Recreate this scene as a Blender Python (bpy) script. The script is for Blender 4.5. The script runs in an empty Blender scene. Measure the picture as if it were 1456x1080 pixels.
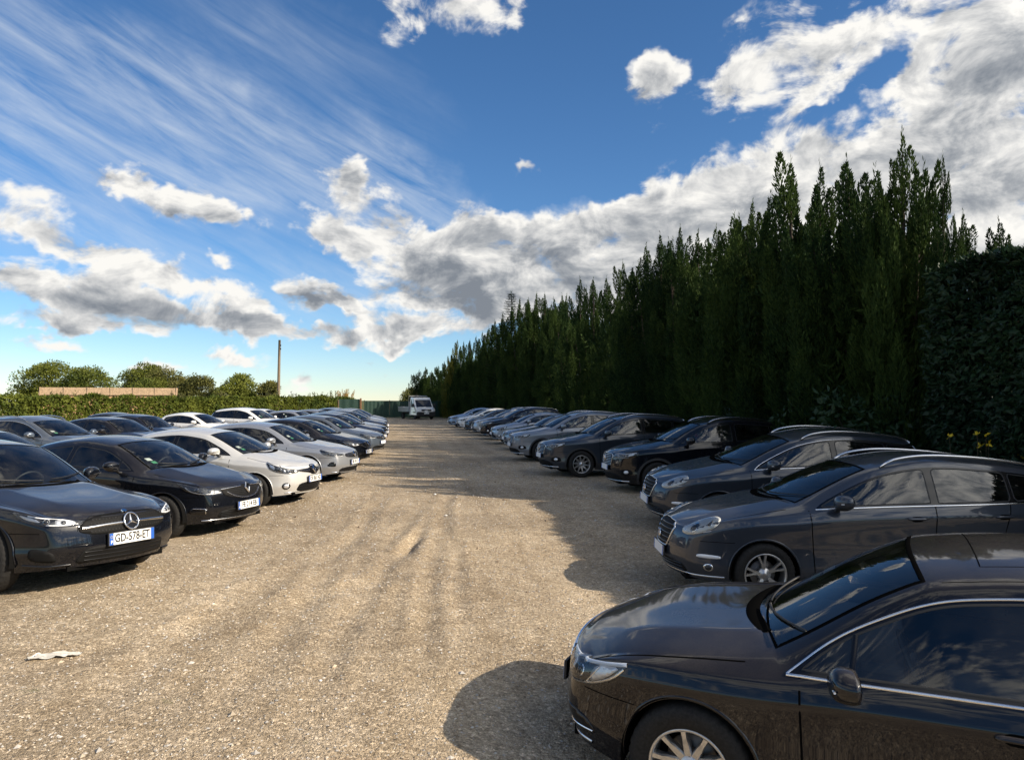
import bpy, bmesh, math, random
from math import sin, cos, pi, radians, atan2, sqrt, exp, floor
from mathutils import Vector, Matrix, noise
from mathutils.bvhtree import BVHTree
from mathutils.geometry import delaunay_2d_cdt

SC = bpy.context.scene
COL = SC.collection
V = Vector

# ------------------------------------------------------------------ helpers
def link(o, parent=None):
    COL.objects.link(o)
    if parent is not None:
        o.parent = parent
    return o

def empty(name, loc=(0, 0, 0), rz=0.0, parent=None):
    o = bpy.data.objects.new(name, None)
    o.empty_display_size = 0.2
    link(o, parent)
    o.location = loc
    o.rotation_euler = (0, 0, rz)
    return o

def tag(o, label=None, cat=None, group=None, kind=None):
    if label: o['label'] = label
    if cat: o['category'] = cat
    if group: o['group'] = group
    if kind: o['kind'] = kind
    return o

class MB:
    """collects faces of several materials; build() links them as one mesh object"""
    def __init__(self):
        self.v = []; self.f = []; self.m = []; self.mats = []; self.sm = []
    def mi(self, mat):
        if mat not in self.mats: self.mats.append(mat)
        return self.mats.index(mat)
    def add(self, verts, faces, mat, smooth=True):
        b = len(self.v); k = self.mi(mat)
        self.v += [tuple(p) for p in verts]
        for f in faces:
            self.f.append(tuple(b + i for i in f)); self.m.append(k); self.sm.append(smooth)
        return self
    def box(self, c, s, mat, rz=0.0, bev=0.0, rot=None):
        bm = bmesh.new()
        bmesh.ops.create_cube(bm, size=1)
        bmesh.ops.scale(bm, vec=s, verts=bm.verts)
        if bev:
            bmesh.ops.bevel(bm, geom=list(bm.edges), offset=bev, segments=2, affect='EDGES', profile=0.6)
        M = Matrix.Translation(c) @ (rot if rot else Matrix.Rotation(rz, 4, 'Z'))
        bm.transform(M)
        self.bm(bm, mat, smooth=False); bm.free()
        return self
    def bm(self, bm, mat, smooth=True):
        bm.verts.index_update()
        self.add([v.co.copy() for v in bm.verts], [[v.index for v in f.verts] for f in bm.faces], mat, smooth)
    def tube(self, pts, r, mat, n=8, caps=True, r2=None, squash=1.0):
        pts = [V(p) for p in pts]
        m = len(pts); vs = []; fs = []
        up = V((0, 0, 1))
        for i, p in enumerate(pts):
            t = (pts[min(i + 1, m - 1)] - pts[max(i - 1, 0)])
            if t.length < 1e-9: t = V((0, 0, 1))
            t.normalize()
            a = t.cross(up)
            if a.length < 0.05: a = t.cross(V((1, 0, 0)))
            a.normalize(); b = a.cross(t).normalized()
            if isinstance(r, (list, tuple)): rr = r[i]
            elif r2 is not None: rr = r + (r2 - r) * i / (m - 1)
            else: rr = r
            for k in range(n):
                an = 2 * pi * k / n
                vs.append(p + a * (cos(an) * rr) + b * (sin(an) * rr * squash))
        for i in range(m - 1):
            for k in range(n):
                k2 = (k + 1) % n
                fs.append((i * n + k, i * n + k2, (i + 1) * n + k2, (i + 1) * n + k))
        if caps:
            fs.append(tuple(range(n))); fs.append(tuple(reversed(range((m - 1) * n, m * n))))
        return self.add(vs, fs, mat)
    def lathe(self, prof, mat, n=40, axis='Y', closed=False, smooth=True):
        """prof: (radius, height) pairs, height runs along the axis"""
        vs = []; fs = []; m = len(prof)
        for k in range(n):
            a = 2 * pi * k / n
            for (r, h) in prof:
                if axis == 'Y': vs.append((r * cos(a), h, r * sin(a)))
                elif axis == 'X': vs.append((h, r * cos(a), r * sin(a)))
                else: vs.append((r * cos(a), r * sin(a), h))
        for k in range(n):
            k2 = (k + 1) % n
            for i in range(m - 1 if not closed else m):
                i2 = (i + 1) % m
                fs.append((k * m + i, k2 * m + i, k2 * m + i2, k * m + i2))
        return self.add(vs, fs, mat, smooth)
    def shift(self, d):
        d = V(d)
        self.v = [tuple(V(p) + d) for p in self.v]
        return self
    def build(self, name, parent=None, loc=None, auto=False):
        me = bpy.data.meshes.new(name)
        me.from_pydata(self.v, [], self.f)
        for m in self.mats: me.materials.append(m)
        me.polygons.foreach_set('material_index', self.m)
        me.polygons.foreach_set('use_smooth', self.sm)
        me.update()
        if auto:
            bm = bmesh.new(); bm.from_mesh(me)
            bmesh.ops.recalc_face_normals(bm, faces=bm.faces); bm.to_mesh(me); bm.free()
        o = bpy.data.objects.new(name, me)
        link(o, parent)
        if loc is not None: o.location = loc
        return o

def pch(pts):
    """monotone cubic through (s, value) pairs"""
    xs = [p[0] for p in pts]; ys = [p[1] for p in pts]; n = len(xs)
    d = [(ys[i + 1] - ys[i]) / (xs[i + 1] - xs[i]) for i in range(n - 1)]
    m = [d[0]] + [0.0 if d[i - 1] * d[i] <= 0 else 2 * d[i - 1] * d[i] / (d[i - 1] + d[i]) for i in range(1, n - 1)] + [d[-1]]
    def f(x):
        if x <= xs[0]: return ys[0]
        if x >= xs[-1]: return ys[-1]
        i = 0
        while x > xs[i + 1]: i += 1
        h = xs[i + 1] - xs[i]; t = (x - xs[i]) / h
        return ((2 * t**3 - 3 * t**2 + 1) * ys[i] + (t**3 - 2 * t**2 + t) * h * m[i]
                + (-2 * t**3 + 3 * t**2) * ys[i + 1] + (t**3 - t**2) * h * m[i + 1])
    return f

def sm(a, b, x):
    t = max(0.0, min(1.0, (x - a) / (b - a)))
    return t * t * (3 - 2 * t)

# ------------------------------------------------------------------ material helpers
def nt(mat):
    mat.use_nodes = True
    t = mat.node_tree
    t.nodes.clear()
    return t
def N(t, kind, **kw):
    n = t.nodes.new(kind)
    for k, v in kw.items():
        if k.startswith('i_'):
            key = k[2:]
            n.inputs[int(key) if key.isdigit() else key.replace('_', ' ')].default_value = v
        else:
            setattr(n, k, v)
    return n
def L(t, a, b, ao=0, bi=0):
    t.links.new(a.outputs[ao], b.inputs[bi])
def ramp(t, stops, interp='LINEAR'):
    n = t.nodes.new('ShaderNodeValToRGB')
    n.color_ramp.interpolation = interp
    e = n.color_ramp.elements
    while len(e) < len(stops): e.new(0.5)
    for k, (p, c) in enumerate(stops):
        e[k].position = p
        e[k].color = c if len(c) == 4 else (*c, 1)
    return n
def simple(name, col, rough=0.5, metal=0.0, spec=0.5, coat=0.0, bump=None, var=0.0):
    m = bpy.data.materials.new(name); t = nt(m)
    o = N(t, 'ShaderNodeOutputMaterial'); b = N(t, 'ShaderNodeBsdfPrincipled')
    b.inputs['Base Color'].default_value = (*col, 1); b.inputs['Roughness'].default_value = rough
    b.inputs['Metallic'].default_value = metal; b.inputs['Specular IOR Level'].default_value = spec
    b.inputs['Coat Weight'].default_value = coat; b.inputs['Coat Roughness'].default_value = 0.04
    L(t, b, o)
    if bump or var:
        tc = N(t, 'ShaderNodeTexCoord')
        nz = N(t, 'ShaderNodeTexNoise'); nz.inputs['Scale'].default_value = bump[0] if bump else 8.0
        nz.inputs['Detail'].default_value = 6
        L(t, tc, nz, 'Object', 'Vector')
        if bump:
            bp = N(t, 'ShaderNodeBump'); bp.inputs['Strength'].default_value = bump[1]; bp.inputs['Distance'].default_value = bump[2]
            L(t, nz, bp, 0, 'Height'); L(t, bp, b, 0, 'Normal')
        if var:
            r = ramp(t, [(0.3, tuple(c * (1 - var) for c in col)), (0.7, tuple(min(1, c * (1 + var)) for c in col))])
            L(t, nz, r); L(t, r, b, 0, 'Base Color')
    return m

def paint_mat(name, col, metal=0.0, rough=0.35, dust=0.25):
    m = bpy.data.materials.new(name); t = nt(m)
    o = N(t, 'ShaderNodeOutputMaterial'); b = N(t, 'ShaderNodeBsdfPrincipled')
    b.inputs['Metallic'].default_value = metal
    b.inputs['Coat Weight'].default_value = 1.0; b.inputs['Specular IOR Level'].default_value = 0.06
    tc = N(t, 'ShaderNodeTexCoord'); ge = N(t, 'ShaderNodeNewGeometry')
    nz = N(t, 'ShaderNodeTexNoise'); nz.inputs['Scale'].default_value = 2.3; nz.inputs['Detail'].default_value = 9; nz.inputs['Roughness'].default_value = 0.65
    L(t, tc, nz, 'Object', 'Vector')
    n2 = N(t, 'ShaderNodeTexNoise'); n2.inputs['Scale'].default_value = 160; n2.inputs['Detail'].default_value = 3
    L(t, tc, n2, 'Object', 'Vector')
    sx = N(t, 'ShaderNodeSeparateXYZ'); L(t, ge, sx, 'Normal', 0)
    up = N(t, 'ShaderNodeMapRange', i_1=0.45, i_2=0.97, i_3=0.0, i_4=1.0); L(t, sx, up, 2, 0)
    # splashed dirt low on the panels: object z below 0.5
    so = N(t, 'ShaderNodeSeparateXYZ'); L(t, tc, so, 'Object', 0)
    lo = N(t, 'ShaderNodeMapRange', i_1=0.45, i_2=0.15, i_3=0.0, i_4=0.14); L(t, so, lo, 2, 0)
    mx = N(t, 'ShaderNodeMath', operation='MAXIMUM'); L(t, up, mx, 0, 0); L(t, lo, mx, 0, 1)
    r = ramp(t, [(0.32, (0.35,) * 3), (0.72, (1,) * 3)]); L(t, nz, r)
    r2 = ramp(t, [(0.3, (0.6,) * 3), (0.65, (1,) * 3)]); L(t, n2, r2)
    m1 = N(t, 'ShaderNodeMath', operation='MULTIPLY'); L(t, mx, m1, 0, 0); L(t, r, m1, 0, 1)
    m2 = N(t, 'ShaderNodeMath', operation='MULTIPLY'); L(t, m1, m2, 0, 0); L(t, r2, m2, 0, 1)
    m3 = N(t, 'ShaderNodeMath', operation='MULTIPLY', i_1=dust); L(t, m2, m3, 0, 0)
    mc = N(t, 'ShaderNodeMix', data_type='RGBA')
    mc.inputs[6].default_value = (*col, 1); mc.inputs[7].default_value = (0.30, 0.25, 0.19, 1)
    L(t, m3, mc, 0, 0)
    # inside of the shell is lined with dark felt
    mb = N(t, 'ShaderNodeMix', data_type='RGBA'); mb.inputs[7].default_value = (0.10, 0.10, 0.10, 1)
    L(t, ge, mb, 'Backfacing', 0); L(t, mc, mb, 2, 6)
    L(t, mb, b, 2, 'Base Color')
    ro = N(t, 'ShaderNodeMapRange', i_1=0.0, i_2=0.35, i_3=rough, i_4=0.6); L(t, m3, ro, 0, 0); L(t, ro, b, 0, 'Roughness')
    cr = N(t, 'ShaderNodeMapRange', i_1=0.0, i_2=0.35, i_3=0.025, i_4=0.16); L(t, m3, cr, 0, 0); L(t, cr, b, 0, 'Coat Roughness')
    L(t, b, o)
    return m

def glass_mat(name, tint=(0.80, 0.86, 0.85), ior=1.56, dust=0.02):
    m = bpy.data.materials.new(name); t = nt(m)
    o = N(t, 'ShaderNodeOutputMaterial')
    tr = N(t, 'ShaderNodeBsdfTransparent'); tr.inputs[0].default_value = (*tint, 1)
    gl = N(t, 'ShaderNodeBsdfGlossy'); gl.inputs['Roughness'].default_value = 0.012
    df = N(t, 'ShaderNodeBsdfDiffuse'); df.inputs[0].default_value = (0.35, 0.33, 0.28, 1)
    fr = N(t, 'ShaderNodeFresnel'); fr.inputs[0].default_value = ior
    ma = N(t, 'ShaderNodeMath', operation='MULTIPLY_ADD', i_1=1.15, i_2=0.03); L(t, fr, ma, 0, 0)
    mi = N(t, 'ShaderNodeMixShader'); L(t, ma, mi, 0, 0); L(t, tr, mi, 0, 1); L(t, gl, mi, 0, 2)
    tc = N(t, 'ShaderNodeTexCoord')
    nz = N(t, 'ShaderNodeTexNoise'); nz.inputs['Scale'].default_value = 5; nz.inputs['Detail'].default_value = 8
    L(t, tc, nz, 'Object', 'Vector')
    mr = N(t, 'ShaderNodeMapRange', i_1=0.35, i_2=0.75, i_3=0.0, i_4=dust * 2); L(t, nz, mr, 0, 0)
    m2 = N(t, 'ShaderNodeMixShader'); L(t, mr, m2, 0, 0); L(t, mi, m2, 0, 1); L(t, df, m2, 0, 2)
    L(t, m2, o)
    return m

M = {}
def make_car_mats():
    M['glass'] = glass_mat('window_glass')
    M['tint'] = glass_mat('privacy_glass', (0.22, 0.24, 0.25))
    M['lens'] = glass_mat('headlight_lens', (0.96, 0.97, 0.98), ior=1.38, dust=0.01)
    M['black'] = simple('gloss_black_trim', (0.006, 0.006, 0.007), 0.12)
    M['grille'] = simple('grille_black', (0.006, 0.006, 0.006), 0.7, spec=0.2)
    M['rubber'] = simple('black_rubber', (0.012, 0.012, 0.012), 0.55)
    M['gap'] = simple('shut_line', (0.004, 0.004, 0.004), 0.9, spec=0.0)
    M['plastic'] = simple('grained_plastic', (0.022, 0.022, 0.023), 0.55, bump=(300, 0.25, 0.002))
    M['chrome'] = simple('chrome', (0.80, 0.81, 0.83), 0.09, 1.0)
    M['satin'] = simple('satin_aluminium', (0.62, 0.63, 0.65), 0.22, 1.0)
    M['alloy'] = simple('alloy_wheel_silver', (0.52, 0.52, 0.52), 0.32, 0.85, bump=(60, 0.05, 0.002), var=0.12)
    M['alloydark'] = simple('alloy_wheel_grey', (0.06, 0.06, 0.063), 0.35, 0.7, var=0.2)
    M['brake'] = simple('brake_disc', (0.16, 0.15, 0.14), 0.45, 0.8, var=0.3)
    M['tyre'] = simple('tyre_rubber', (0.016, 0.0155, 0.015), 0.78, spec=0.25, bump=(70, 0.4, 0.004), var=0.35)
    M['seat'] = simple('seat_fabric', (0.11, 0.11, 0.115), 0.95, spec=0.1, bump=(220, 0.3, 0.003), var=0.2)
    M['dash'] = simple('dash_plastic', (0.055, 0.055, 0.057), 0.7, bump=(250, 0.2, 0.002))
    M['liner'] = simple('headliner_cloth', (0.32, 0.31, 0.29), 0.95, spec=0.1)
    M['well'] = simple('wheel_well_black', (0.006, 0.006, 0.006), 0.95, spec=0.05)
    M['reflector'] = simple('lamp_reflector', (0.78, 0.80, 0.83), 0.28, 0.55, bump=(38, 0.5, 0.01))
    M['palelamp'] = simple('pale_lamp_inside', (0.66, 0.67, 0.64), 0.25, 0.15, bump=(30, .4, .01))
    M['lamphouse'] = simple('lamp_housing', (0.05, 0.052, 0.056), 0.22, 0.5)
    M['drl'] = simple('lamp_light_guide', (0.85, 0.87, 0.90), 0.22)
    M['amber'] = simple('amber_lens', (0.75, 0.30, 0.05), 0.2)
    M['redlens'] = simple('red_lens', (0.35, 0.01, 0.012), 0.12, coat=0.6)
    M['white'] = simple('plate_white', (0.82, 0.82, 0.80), 0.4)
    M['blue'] = simple('plate_blue', (0.02, 0.10, 0.42), 0.4)
    M['ink'] = simple('plate_ink', (0.01, 0.01, 0.01), 0.5)
    M['yellow'] = simple('star_yellow', (0.85, 0.65, 0.05), 0.5)
    M['sticker'] = simple('green_sticker', (0.10, 0.38, 0.20), 0.6)
    M['paper'] = simple('paper_tag', (0.78, 0.80, 0.78), 0.7)

PAINT = {}
def paint(key):
    if key not in PAINT:
        P = dict(black=((0.004, 0.005, 0.008), 0.0, 0.3, 0.10), blackdusty=((0.0035, 0.004, 0.007), 0.0, 0.3, 0.15),
                 navyblack=((0.005, 0.007, 0.014), 0.1, 0.3, 0.08),
                 anthracite=((0.042, 0.050, 0.066), 0.45, 0.34, 0.22), darkgrey=((0.036, 0.045, 0.060), 0.45, 0.34, 0.16),
                 midgrey=((0.23, 0.25, 0.28), 0.5, 0.34, 0.2), silver=((0.36, 0.38, 0.41), 0.6, 0.32, 0.18),
                 white=((0.74, 0.74, 0.72), 0.0, 0.35, 0.12), pearl=((0.62, 0.62, 0.60), 0.35, 0.32, 0.14),
                 paleblue=((0.24, 0.34, 0.48), 0.45, 0.33, 0.2), brown=((0.085, 0.075, 0.065), 0.5, 0.33, 0.3),
                 bluegrey=((0.10, 0.125, 0.16), 0.5, 0.33, 0.22))[key]
        PAINT[key] = paint_mat('paint_' + key, *P)
    return PAINT[key]

# ------------------------------------------------------------------ car body
def sdist(poly, p):
    """signed distance, negative inside"""
    x, y = p; best = 1e9; ins = False
    n = len(poly)
    for i in range(n):
        ax, ay = poly[i]; bx, by = poly[(i + 1) % n]
        dx, dy = bx - ax, by - ay
        l2 = dx * dx + dy * dy
        t = 0 if l2 == 0 else max(0, min(1, ((x - ax) * dx + (y - ay) * dy) / l2))
        d = (x - ax - t * dx) ** 2 + (y - ay - t * dy) ** 2
        if d < best: best = d
        if (ay > y) != (by > y) and x < (bx - ax) * (y - ay) / (by - ay) + ax: ins = not ins
    return -sqrt(best) if ins else sqrt(best)

def carve(bm, lay, fn, sel, new, eps=0.0012):
    """split selected faces along fn = 0, then give those inside (fn < 0) the label new"""
    faces = [f for f in bm.faces if sel(f)]
    d = {}
    for f in faces:
        for v in f.verts:
            if v not in d:
                k = fn(v.co); d[v] = 0.0 if abs(k) < eps else k
    fs = set(faces)
    work = [f for f in faces if min(d[v] for v in f.verts) < 0 < max(d[v] for v in f.verts)]
    edges = set(e for f in work for e in f.edges)
    for e in edges:
        a, b = e.verts
        if a in d and b in d and d[a] * d[b] < 0:
            t = d[a] / (d[a] - d[b])
            ne, nv = bmesh.utils.edge_split(e, a, t)
            d[nv] = 0.0
    todo = list(work); done = []
    while todo:
        f = todo.pop()
        vs = list(f.verts)
        if not (min(d[v] for v in vs) < 0 < max(d[v] for v in vs)):
            done.append(f); continue
        z = [i for i, v in enumerate(vs) if d[v] == 0.0]
        ok = False
        n = len(vs)
        for a in range(len(z)):
            for b in range(a + 1, len(z)):
                i, j = z[a], z[b]
                if (j - i) in (1, n - 1): continue
                s1 = [d[vs[k]] for k in range(i + 1, j)]; s2 = [d[vs[k % n]] for k in range(j + 1, i + n)]
                if max(abs(q) for q in s1) == 0 or max(abs(q) for q in s2) == 0: continue
                try:
                    nf, _ = bmesh.utils.face_split(f, vs[i], vs[j])
                except ValueError:
                    continue
                if nf:
                    fs.add(nf); todo += [f, nf]; ok = True; break
            if ok: break
        if not ok: done.append(f)
    for f in fs:
        if f.is_valid:
            q = [d.get(v, 0.0) for v in f.verts]
            if max(q) <= 0 or sum(q) < -1e-9 and max(q) < 0.004:
                f[lay] = new

def cache_fn(f):
    c = {}
    def g(p):
        if p not in c: c[p] = f(p)
        return c[p]
    return g

LAB = dict(body=0, windscreen=1, rear_window=2, bonnet=3, door_front=4, door_rear=5, glass_front=6, glass_rear=7, glass_quarter=8,
           pillar=9, cladding=10, bumper=11, hole=12, sunroof=13, rbumper=14)

class Car:
    def __init__(self, sp):
        self.sp = sp
        self.surface()
        self.cuts()
        self.bvh_ready()

    def surface(self):
        sp = self.sp
        top, belt, plan, cy, cdz, shf = (pch(sp[k]) for k in ('top', 'belt', 'plan', 'cant_y', 'cant_dz', 'shift'))
        sill = pch(sp['sill'])
        self.f_belt, self.f_cy, self.f_plan = belt, cy, plan
        st = sp['stations']; Ln = sp['L']
        nose = sp['nose']; tail = sp['tail']          # extra s for rows r0..r6
        cr = (0.0, 0.3, 0.62, 0.90)
        cd = (0.0, 0.05, 0.22, 0.62)
        verts = []; idx = {}
        def pt(i, j):
            s = st[i]; aj = abs(j); sg = 1 if j >= 0 else -1
            P = plan(s); zb = belt(s); zt = top(s); yc = cy(s); zc = zt - cdz(s); zs = sill(s)
            if aj <= 3:
                y, z = yc * cr[aj], zt - cdz(s) * cd[aj]
                if aj == 2 and s < sp['cowl']: z += sp.get('ridge', 0.014) * sm(0.05, 0.5, s)
            elif aj == 4: y, z = yc, zc
            elif aj == 5:
                y4, z4 = 0.945 * P, zb
                y, z = yc + (y4 - yc) * 0.52 + 0.012, zc + (z4 - zc) * 0.5
            elif aj == 6: y, z = 0.95 * P, zb
            elif aj == 7: y, z = 0.988 * P, zb - sp.get('shoulder', 0.085)
            elif aj == 8: y, z = sp.get('waist', 0.972) * P, (zb - 0.085) * 0.52 + zs * 0.48
            elif aj == 9: y, z = 0.995 * P, zs + 0.16
            else: y, z = 0.945 * P, zs
            k = max(4, aj) - 4                        # 0..6 from the cant rail down
            ex = nose[6 - k] * max(0, 1 - s / sp['nose_len']) ** 1.5 - tail[6 - k] * max(0, 1 - (Ln - s) / 0.45) ** 1.5
            sh = shf(s) * (1 - min(1, (y / max(P, 1e-6))) ** 2)
            return (-(s + ex - sh), sg * y, z)
        n = len(st)
        for i in range(n):
            for j in range(-10, 11):
                idx[(i, j)] = len(verts); verts.append(pt(i, j))
        faces = []; lab = []
        ic, ih, ir, it = sp['i_cowl'], sp['i_header'], sp['i_roofend'], sp['i_tailbase']
        for i in range(n - 1):
            for j in range(-10, 10):
                faces.append((idx[(i, j)], idx[(i, j + 1)], idx[(i + 1, j + 1)], idx[(i + 1, j)]))
                m = 0
                if -3 <= j < 3:
                    if ic <= i < ih: m = 1
                    elif ir <= i < it: m = 2
                lab.append(m)
        # front and rear caps
        for end, i in ((0, 0), (1, n - 1)):
            s = st[i]; P = plan(s)
            g = {}
            for k in range(4, 11):
                for c in range(-3, 4):
                    if k == 4: g[(k, c)] = idx[(i, c)]; continue
                    e = V(verts[idx[(i, k)]])
                    y = e.y * cr[abs(c)] * (1 if c >= 0 else -1)
                    dsh = shf(s) * ((e.y / P) ** 2 - (y / P) ** 2) * min(1.0, 1.0)
                    zz = e.z + (sp.get('crown', 0.0) * (1 - cr[abs(c)] ** 2) if k in (5, 6) else 0)
                    g[(k, c)] = len(verts); verts.append((e.x + dsh, y, zz))
                g[(k, 4)] = idx[(i, k)]; g[(k, -4)] = idx[(i, -k)]
            g[(4, 4)] = idx[(i, 4)]; g[(4, -4)] = idx[(i, -4)]
            for k in range(4, 10):
                for c in range(-4, 4):
                    q = (g[(k, c)], g[(k + 1, c)], g[(k + 1, c + 1)], g[(k, c + 1)])
                    faces.append(q if end == 0 else tuple(reversed(q))); lab.append(0)
        me = bpy.data.meshes.new('cage'); me.from_pydata(verts, [], faces)
        me.polygons.foreach_set('material_index', lab)
        cre = me.attributes.new('crease_edge', 'FLOAT', 'EDGE')
        rev = {v: k for k, v in idx.items()}
        for e in me.edges:
            a, b = rev.get(e.vertices[0]), rev.get(e.vertices[1])
            if not a or not b: continue
            w = 0.0
            if a[1] == b[1]:
                j = abs(a[1]); i = min(a[0], b[0])
                if j == 4: w = 0.45 if ic <= i < it else sp.get('hoodcrease', 0.25)
                if j == 3 and (ic <= i < ih): w = 0.25
                if j == 2 and 1 < i < ic: w = 0.55
                if j == 6: w = sp.get('beltcrease', 0.35)
                if j == 7: w = sp.get('shouldercrease', 0.0)
                if j == 9: w = 0.35
                if j == 10: w = 0.6
            else:
                i = a[0]; j = max(abs(a[1]), abs(b[1]))
                if i == ic and j <= 4: w = 0.85
                if i == ih and j <= 4: w = 0.35
                if i in (ir, it) and j <= 4: w = 0.4
                if i == 0 and j <= 4: w = 0.25
            cre.data[e.index].value = w
        o = bpy.data.objects.new('cage', me); COL.objects.link(o)
        md = o.modifiers.new('s', 'SUBSURF'); md.levels = sp.get('lev', 3); md.render_levels = md.levels
        dg = bpy.context.evaluated_depsgraph_get()
        ev = o.evaluated_get(dg)
        bm = bmesh.new(); bm.from_mesh(ev.to_mesh())
        ev.to_mesh_clear()
        bpy.data.objects.remove(o); bpy.data.meshes.remove(me)
        lay = bm.faces.layers.int.new('part')
        for f in bm.faces: f[lay] = f.material_index; f.material_index = 0
        # exact overall size
        x0 = min(v.co.x for v in bm.verts); x1 = max(v.co.x for v in bm.verts)
        yy = max(v.co.y for v in bm.verts); zt = max(v.co.z for v in bm.verts); zb = min(v.co.z for v in bm.verts)
        self.zb = zb; self.zb0 = zb; self.zk = (sp['H'] - zb) / (zt - zb)
        for v in bm.verts:
            v.co.x = (v.co.x - x1) * (Ln / (x1 - x0))
            v.co.y *= sp['W'] / yy
            v.co.z = zb + (v.co.z - zb) * (sp['H'] - zb) / (zt - zb)
        bmesh.ops.recalc_face_normals(bm, faces=bm.faces)
        c = max(bm.faces, key=lambda f: f.calc_center_median().z)
        if c.normal.z < 0: bmesh.ops.reverse_faces(bm, faces=bm.faces)
        bm.normal_update()
        self.bm, self.lay = bm, lay
        self.bvh = BVHTree.FromBMesh(bm)

    # projections: give a point and normal on the body
    def side(self, s, z, sg=1):
        h = self.bvh.ray_cast(V((-s, 3 * sg, z)), V((0, -sg, 0)))
        return (h[0], h[1]) if h[0] else (V((-s, 0.8 * sg, z)), V((0, sg, 0)))
    def topp(self, s, y):
        h = self.bvh.ray_cast(V((-s, y, 4)), V((0, 0, -1)))
        return (h[0], h[1]) if h[0] else (V((-s, y, 1)), V((0, 0, 1)))
    def cyl(self, a, z):
        """a in degrees, 0 straight ahead, positive to the car's left"""
        z = max(z, 0.272)
        d = V((cos(radians(a)), sin(radians(a)), 0)); c = V((-self.sp['axis'], 0, z))
        for k in range(12):
            h = self.bvh.ray_cast(c + d * 3, -d)
            if h[0]: return (h[0], h[1])
            c = c + V((0, 0, 0.01 if z < 0.5 else -0.01))
        return (c + d * 0.85, d)
    def rearp(self, y, z):
        h = self.bvh.ray_cast(V((-self.sp['L'] - 2, y, z)), V((1, 0, 0)))
        return (h[0], h[1]) if h[0] else (V((-self.sp['L'], y, z)), V((-1, 0, 0)))
    def cant_z(self, s):
        """height of the cant rail / A-pillar outer edge above s, found on the surface"""
        best = 0.9; z = self.kz(self.f_belt(s))
        while z < self.sp['H']:
            h = self.bvh.ray_cast(V((-s, 3, z)), V((0, -1, 0)))
            if not h[0] or h[0].y < 0.3 or abs(h[1].z) > 0.80: break
            best = z; z += 0.006
        return best
    def kz(self, z):
        return self.zb + (z - self.zb0) * self.zk

    def cuts(self):
        sp = self.sp; bm = self.bm; lay = self.lay; B = LAB
        R = sp['R']; fa, ra = sp['fa'], sp['ra']; ar = sp['arch']
        # wheel arches
        def fw(co): return min(sqrt((-co.x - fa) ** 2 + (co.z - R) ** 2), sqrt((-co.x - ra) ** 2 + (co.z - R) ** 2)) - ar
        side = lambda f: abs(f.calc_center_median().y) > 0.5
        lowside = lambda f: side(f) and f.calc_center_median().z < 1.0
        if sp.get('clad'):
            cw = sp['clad']
            def fc(co): return min(fw(co) - cw, (co.z - sp['cladz']) if fa < -co.x < ra else 1.0)
            carve(bm, lay, fc, lambda f: lowside(f) and abs(f.normal.y) > 0.2, B['cladding'])
        carve(bm, lay, fw, lowside, B['hole'])
        bmesh.ops.delete(bm, geom=[f for f in bm.faces if f[lay] == B['hole']], context='FACES')
        sidef = lambda f: f[lay] == 0 and abs(f.normal.y) > 0.3 and abs(f.calc_center_median().y) > 0.35
        # glasshouse outline, found between belt and cant rail
        belt = self.f_belt
        kz = self.kz
        bm_, tm_ = sp['dlo_m']; s0, srb, srt = sp['dlo_s']
        sB = lambda z: sp['sB'] + sp.get('slB', 0.06) * (z - 1.1)
        sC = lambda z: sp.get('sC', 99) + sp.get('slC', 0.25) * (z - 1.1)
        lo = []; hi = []
        n = 34
        for i in range(n + 1):
            s = s0 + (srb - s0) * i / n
            lo.append((s, kz(belt(s)) + bm_))
        for i in range(n + 1):
            s = s0 + (srt - s0) * i / n
            z = self.cant_z(s) - tm_
            if z > kz(belt(s)) + bm_ + 0.012: hi.append((s, z))
        for _ in range(2):
            hi = [hi[0]] + [(hi[i][0], (hi[i-1][1] + 2*hi[i][1] + hi[i+1][1]) / 4) for i in range(1, len(hi) - 1)] + [hi[-1]]
        lo = [p for p in lo if p[0] >= hi[0][0] - 0.10]
        self.dlo_lo, self.dlo_hi = lo, hi
        self.dlo = lo + hi[::-1]
        fd = cache_fn(lambda p: sdist(self.dlo, p))
        P = lambda co: (round(-co.x, 5), round(co.z, 5))
        carve(bm, lay, lambda co: fd(P(co)), sidef, B['pillar'])
        pil = lambda f: f[lay] == B['pillar']
        ins = sp.get('dlo_in', 0.016)
        carve(bm, lay, lambda co: max(fd(P(co)) + ins, -co.x - sB(co.z) + 0.04), pil, B['glass_front'])
        carve(bm, lay, lambda co: max(fd(P(co)) + ins, sB(co.z) + 0.04 + co.x, -co.x - sC(co.z) + 0.02), pil, B['glass_rear'])
        if 'sC' in sp:
            carve(bm, lay, lambda co: max(fd(P(co)) + ins, sC(co.z) + 0.02 + co.x), pil, B['glass_quarter'])
        fs_ = sp['sF']; zd = sp.get('door_z', 0.27); sR = sp['sR']
        bz_ = lambda s: kz(belt(s)) + bm_ * 0.6
        self.sBf, self.bz_ = sB, bz_
        fD = lambda z: fs_ - 0.05 * (z - 0.6)
        fRr = lambda z: sR + 0.28 * (z - 0.75)
        self.fD, self.fR = fD, fRr
        carve(bm, lay, lambda co: max(fD(co.z) + co.x, -co.x - sB(co.z), zd - co.z, co.z - bz_(-co.x)), sidef, B['door_front'])
        carve(bm, lay, lambda co: max(sB(co.z) + co.x, -co.x - fRr(co.z), zd - co.z, co.z - bz_(-co.x)), sidef, B['door_rear'])
        # bonnet
        hb = sp['bonnet']
        poly = hb + [(s, -y) for s, y in reversed(hb)]
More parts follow.
